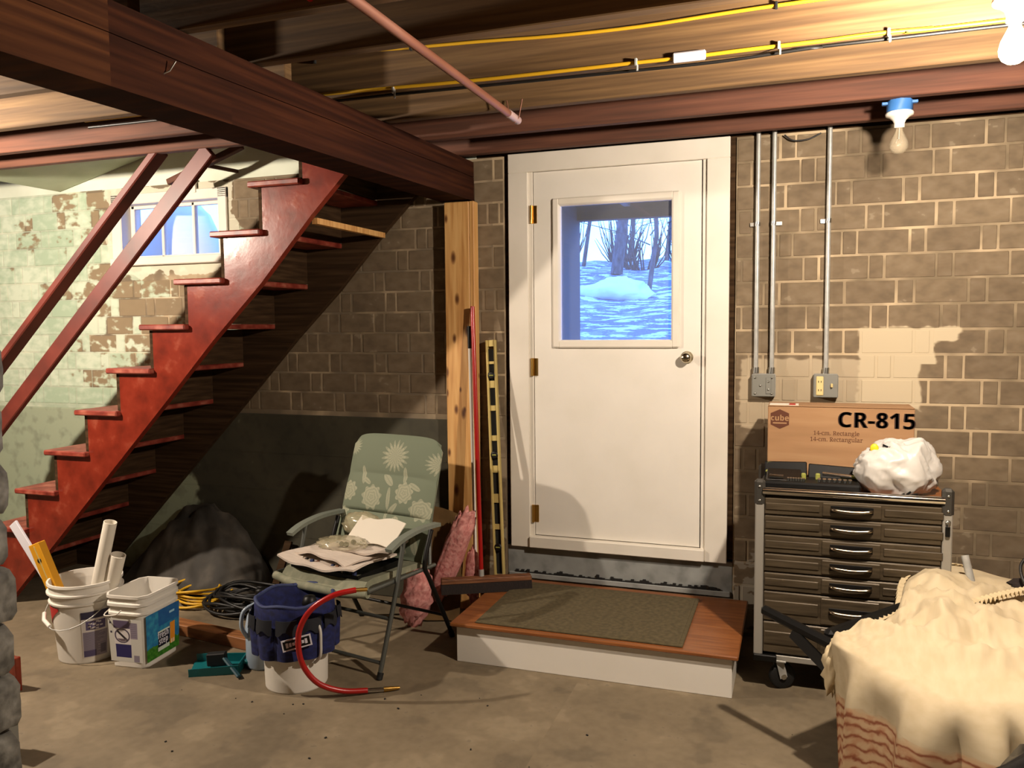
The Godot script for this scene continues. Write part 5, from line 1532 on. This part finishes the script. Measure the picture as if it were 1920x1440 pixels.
func buckets():
	# round bucket with rolls
	var a := Vector3(-2.445, 0, 1.265)
	var b := thing("round_bucket", "round white plastic bucket holding paper rolls and a yellow level", "bucket", a)
	bucket(0.132, 0.168, 0.40, a, b)
	var lm := MB.new()
	lm.sheet(14, 2, func(u: float, v: float):
		var t := lerpf(0.92, 0.10, u); var y := lerpf(0.265, 0.03, v)
		var rr: float = lerpf(0.132, 0.168, y / 0.40) + 0.0032
		return a + Vector3(cos(t) * rr, y, sin(t) * rr), 0.001)
	obj("label", lm, uvmat(info_image(), 0.7), b)
	var rd := MB.new()
	rd.sheet(6, 2, func(u: float, v: float):
		var t := lerpf(2.45, 1.62, u) ; var y := 0.285 - 0.11 * v * (1.0 - 0.9 * u)
		var rr: float = lerpf(0.132, 0.168, y / 0.40) + 0.0032
		return a + Vector3(cos(t) * rr, y, sin(t) * rr), 0.001)
	obj("red_sticker", rd, M.red_print, b)
	var hw := MB.new()
	var hp := []
	for i in 13:
		var t := PI * i / 12.0
		hp.append(a + Vector3(cos(t) * 0.176, 0.315, sin(t) * 0.176) + Vector3(0, -0.12 * sin(t) - 0.012 * sin(t * 2.0), 0.02 * sin(t)))
	# bail hangs down in front: turn it to face the room
	for i in hp.size(): hp[i] = a + (hp[i] - a).rotated(Vector3.UP, -0.05)
	hw.tube(hp, 0.0025, 6)
	var bail := obj("bail", hw, M.galv, b)
	var gp := MB.new(); gp.tube([hp[7] + Vector3(0.02, 0, 0), hp[8], hp[9]], 0.010, 8); obj("bail_grip", gp, M.porcelain, bail)
	# contents
	var t1 := thing("paper_roll", "long white paper roll rising from the round bucket", "paper roll", a + Vector3(0, 0.05, 0), 0.0, "rolls in the bucket")
	var m1 := MB.new(); m1.lathe([Vector2(0.031, 0), Vector2(0.031, 0.63), Vector2(0.027, 0.63), Vector2(0.026, 0.05)], 20, Transform3D(Basis(Quaternion(Vector3.UP, Vector3(0.27, 0.95, -0.02).normalized())), a + Vector3(0.015, 0.09, 0.02)), false); obj("tube", m1, M.paper, t1)
	var t2 := thing("paper_roll", "short white paper roll at the right rim of round bucket", "paper roll", a + Vector3(0.05, 0.05, 0), 0.0, "rolls in the bucket")
	var m2 := MB.new(); m2.lathe([Vector2(0.036, 0), Vector2(0.036, 0.45), Vector2(0.031, 0.45), Vector2(0.030, 0.05)], 20, Transform3D(Basis(Quaternion(Vector3.UP, Vector3(0.33, 0.93, 0.0).normalized())), a + Vector3(0.05, 0.10, -0.02)), false); obj("tube", m2, M.paper, t2)
	var t3 := MB.new(); t3.bar(a + Vector3(-0.02, 0.07, 0.0), Vector3(-2.90, 0.645, 1.28), 0.014, 0.055, Vector3(0.5, 0.5, 0), 0.002)
	tag(obj("white_board", t3, M.tag_white), "thin white board leaning out of the round bucket to the left", "board")
	var lv := thing("torpedo_level", "short yellow level sticking out of the round bucket", "level", a + Vector3(-0.05, 0.1, 0))
	var l0 := a + Vector3(-0.03, 0.05, 0.03); var l1 := Vector3(-2.685, 0.57, 1.33)
	var lb := MB.new(); lb.bar(l0, l1, 0.045, 0.070, Vector3(0.6, 0.5, 0.0), 0.003); obj("body", lb, M.level_yellow, lv)
	var lf := MB.new(); lf.bar(l0 + Vector3(0.008, 0, 0.019), l1 + Vector3(0.008, -0.012, 0.019), 0.012, 0.006, Vector3(0.6, 0.5, 0.0), 0.001); obj("edge", lf, M.level_cream, lv)
	var lvv := MB.new(); var lc := l0.lerp(l1, 0.84)
	lvv.lathe([Vector2(0.0, 0.0), Vector2(0.013, 0.0), Vector2(0.013, 0.018), Vector2(0.0, 0.018)], 14, Transform3D(Basis(Vector3.RIGHT, PI / 2), lc + Vector3(0, 0, 0.006))); obj("vial", lvv, M.chair_dark, lv)
	# square tub
	var c0 := Vector3(-2.135, 0, 1.205)
	var tb := thing("square_tub", "square white plastic tub with a blue and green wrapper", "tub", c0, 0.10)
	var tub := MB.new()
	var rect := func(hx: float, hz: float, y: float) -> Array:
		var o := []
		for i in 24:
			var t := TAU * (i + 0.5) / 24.0
			var q := Vector2(cos(t), sin(t))
			var k: float = pow(pow(abs(q.x), 7.0) + pow(abs(q.y), 7.0), -1.0 / 7.0)
			o.append(Vector3(q.x * k * hx, y, q.y * k * hz))
		return o
	var rows := [[0.098, 0.132, 0.0], [0.100, 0.134, 0.006], [0.106, 0.142, 0.262], [0.114, 0.150, 0.266], [0.114, 0.150, 0.276], [0.107, 0.143, 0.280], [0.109, 0.145, 0.305], [0.117, 0.153, 0.309], [0.117, 0.153, 0.322], [0.110, 0.146, 0.326], [0.112, 0.148, 0.345], [0.118, 0.154, 0.349], [0.118, 0.154, 0.362], [0.110, 0.146, 0.362], [0.095, 0.128, 0.010], [0.001, 0.001, 0.008]]
	for i in rows.size() - 1:
		var p: Array = rect.call(rows[i][0], rows[i][1], rows[i][2]); var q: Array = rect.call(rows[i + 1][0], rows[i + 1][1], rows[i + 1][2])
		tub.sg = i + 1
		for k in 24:
			var l := (k + 1) % 24
			tub.quad(p[k], q[k], q[l], p[l])
	var bt: Array = rect.call(0.098, 0.132, 0.0)
	tub.sg = -1
	for k in 24: tub.tri(Vector3.ZERO, bt[k], bt[(k + 1) % 24])
	obj("shell", tub, M.bucket_white, tb, false)
	var fl := MB.new()
	fl.quad(Vector3(-0.090, 0.03, 0.1350), Vector3(0.088, 0.03, 0.1350), Vector3(0.094, 0.245, 0.1426), Vector3(-0.096, 0.245, 0.1426), Vector2(0, 1), Vector2(1, 1), Vector2(1, 0), Vector2(0, 0))
	obj("info_label", fl, uvmat(tub_front_image(), 0.6), tb, false)
	var sl := MB.new()
	sl.quad(Vector3(0.1018, 0.025, 0.120), Vector3(0.1018, 0.025, -0.122), Vector3(0.1072, 0.258, -0.128), Vector3(0.1072, 0.258, 0.126), Vector2(0, 1), Vector2(1, 1), Vector2(1, 0), Vector2(0, 0))
	var wrap := obj("wrapper", sl, uvmat(tub_side_image(), 0.5), tb, false)
	var bas := Transform3D(Basis(Vector3.UP, PI / 2 + 0.0), Vector3.ZERO)
	for q in [["fresh", 0.129], ["step", 0.098]]:
		lettering("lettering", q[0], 0.042, M.tag_white, wrap, tb.global_transform * (Transform3D(Basis(), Vector3(0.1050, q[1], 0.0)) * bas), "Droid Sans", 700, 0.001, 0.8)
	var bl := MB.new()
	bl.tube(smoothed([Vector3(-0.119, 0.28, 0.06), Vector3(-0.10, 0.265, 0.16), Vector3(-0.03, 0.272, 0.165), Vector3(0.0, 0.295, 0.162)], 5), 0.003, 6)
	obj("bail", bl, M.bucket_white, tb, false)
	# white pail with a blue tool organizer
	var e := Vector3(-1.245, 0, 1.21)
	var pl := thing("tool_pail", "white pail wrapped in a blue cloth tool organizer", "bucket", e)
	bucket(0.138, 0.150, 0.30, e, pl)
	var org := MB.new()
	org.lathe([Vector2(0.152, 0.168), Vector2(0.168, 0.163), Vector2(0.184, 0.18), Vector2(0.189, 0.24), Vector2(0.186, 0.30), Vector2(0.180, 0.36), Vector2(0.180, 0.405), Vector2(0.176, 0.413), Vector2(0.168, 0.408), Vector2(0.162, 0.36), Vector2(0.150, 0.316), Vector2(0.120, 0.20), Vector2(0.09, 0.05), Vector2(0.0, 0.045)], 44, Transform3D(Basis(), e))
	obj("organizer", org, M.blue_cloth, pl)
	var hem := MB.new()
	var ringp := []
	for i in 41: ringp.append(e + Vector3(cos(TAU * i / 40.0) * 0.174, 0.408 + 0.006 * sin(i * 0.9), sin(TAU * i / 40.0) * 0.174))
	hem.tube(ringp, 0.0085, 8, false)
	obj("hem", hem, M.blue_hem, pl)
	for i in 7:
		var t := lerpf(-0.55, 2.9, i / 6.0)
		var pk := MB.new()
		pk.sheet(8, 6, func(u: float, v: float):
			var tt := t + (u - 0.5) * 0.50
			var bulge: float = 0.014 * sin(PI * u)
			var rr := 0.191 + bulge - 0.006 * v
			var y := lerpf(0.315, 0.172, v)
			return e + Vector3(cos(tt) * rr, y, sin(tt) * rr), 0.004)
		var pkt := obj("pocket", pk, M.blue_cloth, pl)
		var fp := MB.new()
		fp.sheet(8, 4, func(u: float, v: float):
			var tt := t + (u - 0.5) * 0.48
			var rr := 0.195 + 0.012 * sin(PI * u) + 0.006 * v
			var y := lerpf(0.358, 0.300 + 0.012 * sin(u * 9.0 + i), v)
			return e + Vector3(cos(tt) * rr, y, sin(tt) * rr), 0.004)
		obj("pocket_flap", fp, M.blue_dark, pkt)
	var lt := 0.95
	var lbm := MB.new(); var nrm := Vector3(cos(lt), 0, sin(lt)); var tang := Vector3(sin(lt), 0, -cos(lt))
	var lB := Basis(tang, Vector3.UP, nrm).rotated(nrm, 0.17)
	lbm.box(e + nrm * 0.2095 + Vector3(0, 0.262, 0), Vector3(0.128, 0.052, 0.002), 0.0, lB); var lbo := obj("label_border", lbm, M.tag_white, pl)
	var lb2 := MB.new(); lb2.box(e + nrm * 0.2110 + Vector3(0, 0.262, 0), Vector3(0.114, 0.038, 0.002), 0.0, lB); obj("label", lb2, M.black_plastic, lbo)
	var lb3 := MB.new()
	for i in 7:
		var h := 0.022 - 0.004 * (i % 3)
		lb3.box(e + nrm * 0.2123 + Vector3(0, 0.262, 0) + lB.x * (-0.042 + i * 0.0138), Vector3(0.0105, h, 0.001), 0.0, lB)
	obj("label_letters", lb3, M.tag_white, lbo)
	var sp := MB.new(); var stn := Vector3(cos(0.44), 0, sin(0.44))
	sp.tube(smoothed([e + stn * 0.182 + Vector3(0, 0.335, 0), e + stn * 0.210 + Vector3(0, 0.30, 0), e + stn * 0.213 + Vector3(0, 0.25, 0), e + stn * 0.206 + Vector3(0, 0.18, 0), e + stn * 0.158 + Vector3(0, 0.135, 0)], 4), 0.007, 8)
	obj("cord", sp, M.strap, pl)
	var hs := thing("red_hose", "short red rubber hose with brass end curving over the blue organizer", "hose", Vector3(-0.85, 0, 1.25))
	var hp2 := smoothed([Vector3(-0.868, 0.500, 1.30), Vector3(-0.945, 0.487, 1.36), Vector3(-1.03, 0.43, 1.40), Vector3(-1.085, 0.34, 1.41), Vector3(-1.10, 0.24, 1.40), Vector3(-1.085, 0.15, 1.38), Vector3(-1.03, 0.075, 1.35), Vector3(-0.95, 0.03, 1.29), Vector3(-0.865, 0.016, 1.225)], 8)
	var hm := MB.new(); hm.tube(hp2, 0.0125, 12); obj("hose", hm, M.red_rubber, hs)
	var hf := MB.new(); hf.tube([Vector3(-0.866, 0.016, 1.226), Vector3(-0.805, 0.012, 1.185)], 0.010, 10); obj("ferrule", hf, M.chrome, hs)
	var hb := MB.new(); hb.tube([Vector3(-0.805, 0.012, 1.185), Vector3(-0.78, 0.012, 1.168), Vector3(-0.745, 0.012, 1.145)], [0.012, 0.011, 0.007], 8); obj("nozzle", hb, M.brass, hs)
	var he := MB.new(); he.tube([Vector3(-0.87, 0.500, 1.302), Vector3(-0.83, 0.498, 1.27)], 0.009, 10); obj("upper_ferrule", he, M.brass, hs)
	var sc := MB.new(); sc.tube([e + Vector3(0.06, 0.10, 0.02), e + Vector3(0.10, 0.395, 0.03)], 0.014, 10); sc.lathe([Vector2(0, 0), Vector2(0.03, 0.0), Vector2(0.036, 0.02), Vector2(0.025, 0.05), Vector2(0, 0.055)], 14, Transform3D(Basis(), e + Vector3(0.10, 0.375, 0.03)))
	tag(obj("black_grip_tool", sc, M.black_plastic), "black-handled tool poking out of the blue organizer", "tool")
	# jug behind
	var jg := thing("plastic_jug", "pale plastic jug with dark cap behind the blue organizer", "jug", Vector3(-1.52, 0, 1.03))
	var jo := Vector3(-1.512, 0, 1.10)
	var jm := MB.new(); jm.lathe([Vector2(0, 0), Vector2(0.074, 0), Vector2(0.080, 0.012), Vector2(0.080, 0.20), Vector2(0.070, 0.25), Vector2(0.040, 0.305), Vector2(0.024, 0.33), Vector2(0.022, 0.352), Vector2(0, 0.352)], 24, Transform3D(Basis(), jo)); obj("body", jm, M.jug, jg)
	var jc := MB.new(); jc.lathe([Vector2(0, 0.352), Vector2(0.027, 0.350), Vector2(0.027, 0.378), Vector2(0, 0.382)], 18, Transform3D(Basis(), jo)); obj("cap", jc, M.black_plastic, jg)
	var jh := MB.new(); jh.tube(smoothed([jo + Vector3(-0.01, 0.315, 0.04), jo + Vector3(-0.04, 0.29, 0.085), jo + Vector3(-0.045, 0.22, 0.098), jo + Vector3(-0.03, 0.16, 0.074)], 4), 0.010, 8); obj("handle", jh, M.jug, jg)

func clutter():
	# dustpan with its brush
	var d := thing("dustpan", "teal plastic dustpan lying on the floor", "dustpan", Vector3(-1.68, 0, 1.17))
	var dr := Vector3(0.93, 0, -0.37).normalized(); var ds := Vector3(0.37, 0, 0.93).normalized()
	var o := Vector3(-1.70, 0.0, 1.215)
	var m := MB.new()
	m.hexa([o - dr * 0.13 - ds * 0.09, o + dr * 0.13 - ds * 0.07, o + dr * 0.13 + ds * 0.07, o - dr * 0.10 + ds * 0.09, o - dr * 0.13 - ds * 0.09 + Vector3(0, .006, 0), o + dr * 0.13 - ds * 0.07 + Vector3(0, .006, 0), o + dr * 0.13 + ds * 0.07 + Vector3(0, .006, 0), o - dr * 0.10 + ds * 0.09 + Vector3(0, .006, 0)])
	m.bar(o - dr * 0.12 - ds * 0.088 + Vector3(0, .02, 0), o + dr * 0.13 - ds * 0.07 + Vector3(0, .026, 0), 0.005, 0.045)
	m.bar(o - dr * 0.10 + ds * 0.088 + Vector3(0, .018, 0), o + dr * 0.13 + ds * 0.07 + Vector3(0, .026, 0), 0.005, 0.038)
	m.bar(o + dr * 0.13 - ds * 0.07 + Vector3(0, .028, 0), o + dr * 0.13 + ds * 0.07 + Vector3(0, .028, 0), 0.005, 0.05)
	obj("tray", m, M.teal, d)
	var h := MB.new(); h.bar(o + dr * 0.13 + Vector3(0, .035, 0), o + dr * 0.24 + Vector3(0, .028, 0), 0.03, 0.018, Vector3.UP, 0.005); obj("handle", h, M.teal, d)
	var b := thing("hand_brush", "small dark hand brush resting on the teal dustpan", "brush", Vector3(-1.66, 0.01, 1.2))
	var bm := MB.new(); bm.bar(o - dr * 0.045 + Vector3(0, .045, -0.01), o + dr * 0.045 + Vector3(0, .050, -0.01), 0.04, 0.06, Vector3.UP, 0.004); obj("bristles", bm, M.rubber, b)
	var bh := MB.new(); bh.bar(o + dr * 0.04 + Vector3(0, .055, 0.0), o + dr * 0.15 + ds * 0.13 + Vector3(0, .012, 0), 0.022, 0.014, Vector3.UP, 0.005); obj("handle", bh, M.teal_dark, b)
	# plank on the floor
	var p := MB.new(); p.bar(Vector3(-2.33, 0.030, 0.86), Vector3(-1.42, 0.030, 0.98), 0.085, 0.058, Vector3.UP, 0.003)
	tag(obj("floor_plank", p, M.orange_wood), "orange-brown length of timber lying behind the buckets", "timber")
	# cords
	var r := RandomNumberGenerator.new(); r.seed = 21
	var yc := thing("cord_coil", "yellow extension cord coiled on the floor under the stair", "cord", Vector3(-2.45, 0, 0.45))
	for k in 7:
		var pts := []
		var cx := -2.46 + r.randf_range(-0.03, 0.03); var cz := 0.44 + r.randf_range(-0.03, 0.03); var ra := r.randf_range(0.12, 0.19)
		for i in 25:
			var t := TAU * i / 24.0
			pts.append(Vector3(cx + cos(t) * ra, 0.012 + k * 0.014 + 0.01 * sin(t * 2.0 + k), cz + sin(t) * ra * 0.9))
		var q := MB.new(); q.tube(pts, 0.0075, 6, false); obj("turn", q, M.yellow_cable, yc)
	var bc := thing("cable_heap", "heap of tangled black cable on the floor beside the jug", "cable", Vector3(-2.05, 0, 0.48))
	for k in 12:
		var pts := []
		var cx := -2.06 + r.randf_range(-0.07, 0.09); var cz := 0.50 + r.randf_range(-0.07, 0.07); var ra := r.randf_range(0.12, 0.21)
		var ph := r.randf() * TAU
		for i in 29:
			var t := TAU * i / 28.0
			pts.append(Vector3(cx + cos(t) * ra * 1.2, 0.012 + k * 0.009 + 0.012 * sin(t * 3.0 + ph) + 0.012, cz + sin(t) * ra * 0.75))
		var q := MB.new(); q.tube(pts, 0.009, 6, false); obj("loop", q, M.dark_strand, bc)
	# dusty plastic under the stair
	var n := hash_noise(171, 1.0, 4)
	var tp := MB.new()
	tp.sheet(36, 24, func(u: float, v: float):
		var x := lerpf(-3.20, -2.20, u); var z := lerpf(0.05, 0.46, v)
		var e: float = sin(PI * u) * (1.0 - 0.55 * v)
		var y: float = 0.01 + 0.50 * pow(clampf(e, 0, 1), 0.8) * (1.0 - smoothstep(0.35, 1.0, v) * 0.8) + 0.07 * n.get_noise_2d(x * 6.0, z * 6.0) * e
		return Vector3(x, max(y, 0.006), z), 0.002)
	tag(obj("plastic_sheet", tp, M.tarp), "dusty grey plastic sheet bunched in the dark under the stair", "sheet")
	for q in [[-2.10, 0.30, 0.14, 0.05, "dark scrap board leaning on the wall under the stair, the taller"], [-1.98, 0.20, 0.16, 0.10, "dark scrap board leaning on the wall under the stair, the shorter"]]:
		var s := MB.new(); s.bar(Vector3(q[0], 0.004, q[2] + 0.06), Vector3(q[0] + 0.02, q[1], q[2] - 0.09), q[3], 0.02, Vector3(0, 0, 1), 0.002)
		tag(obj("scrap_board", s, M.plank_dark), q[4], "board", "scrap boards")
	# grey block pier at the left edge
	var w := thing("block_pier", "rough grey block pier at the left edge of the room", "pier", Vector3(-2.1, 0, 2.55))
	var y := 0.0
	var i := 0
	while y < 2.3:
		var hh: float = min(0.20 + r.randf_range(-0.02, 0.02), 2.335 - y)
		for s in [0, 1]:
			var z0 := 2.24 + r.randf_range(-0.006, 0.006); var z1 := 2.66 + r.randf_range(-0.006, 0.006); var zm := 2.40 + (0.1 if i % 2 == 0 else 0.0)
			var a0 := z0 if s == 0 else zm + 0.006; var a1 := zm - 0.006 if s == 0 else z1
			var m2 := MB.new()
			var xr := -1.69 + r.randf_range(-0.008, 0.008)
			rough_block(m2, Vector3(-2.25, y + 0.005, a0), Vector3(xr, y + hh - 0.005, a1), i * 3 + s)
			obj("block", m2, M.block, w)
		y += hh
		i += 1
	var bb := thing("white_plinth", "small grey box with white lid at the foot of the grey pier", "box", Vector3(-1.95, 0, 2.13))
	var pm := MB.new(); pm.box(Vector3(-1.965, 0.115, 2.13), Vector3(0.10, 0.23, 0.08), 0.004); obj("box", pm, M.boxgrey, bb)
	var pt := MB.new(); pt.box(Vector3(-1.965, 0.234, 2.13), Vector3(0.11, 0.008, 0.09), 0.002); obj("lid", pt, M.white_paint, bb)
	var rb := MB.new(); rb.box(Vector3(-2.45, 0.08, 1.70), Vector3(0.12, 0.16, 0.03), 0.003)
	tag(obj("red_board", rb, M.red_paint), "short red-painted board on the floor beside the grey pier", "board")
	# crumbs on the floor
	var dm := MB.new()
	for k in 40:
		var x := r.randf_range(-1.9, 1.0); var z := r.randf_range(0.95, 2.4)
		var s := r.randf_range(0.002, 0.006)
		dm.box(Vector3(x, s * 0.4, z), Vector3(s * 1.6, s * 0.8, s), 0.0, Basis(Vector3.UP, r.randf() * 3.0))
	var dd := obj("floor_grit", dm, M.grime); tag(dd, "dark grit scattered over the concrete floor", "grit"); dd.set_meta("kind", "stuff")

func rough_block(m: MB, lo: Vector3, hi: Vector3, sd: int):
	var n := hash_noise(200 + sd, 9.0, 3)
	var c := (lo + hi) * 0.5; var h := (hi - lo) * 0.5
	m.blob(28, 14, func(q: Vector3):
		var k: float = 1.0 / pow(pow(abs(q.x), 10.0) + pow(abs(q.y), 10.0) + pow(abs(q.z), 10.0), 0.1)
		var w := q * k
		var p := Vector3(w.x * h.x, w.y * h.y, w.z * h.z)
		return c + p + q * 0.007 * n.get_noise_3d(c.x + p.x, c.y + p.y, c.z + p.z))

func _ready():
	rng.seed = 20240
	setup()
	materials()
	shell()
	beam_and_post()
	stairs()
	door()
	window()
	outside()
	step()
	cabinet()
	covered_bench()
	chair()
	buckets()
	leaning_tools()
	carton()
	conduits()
	overhead()
	clutter()
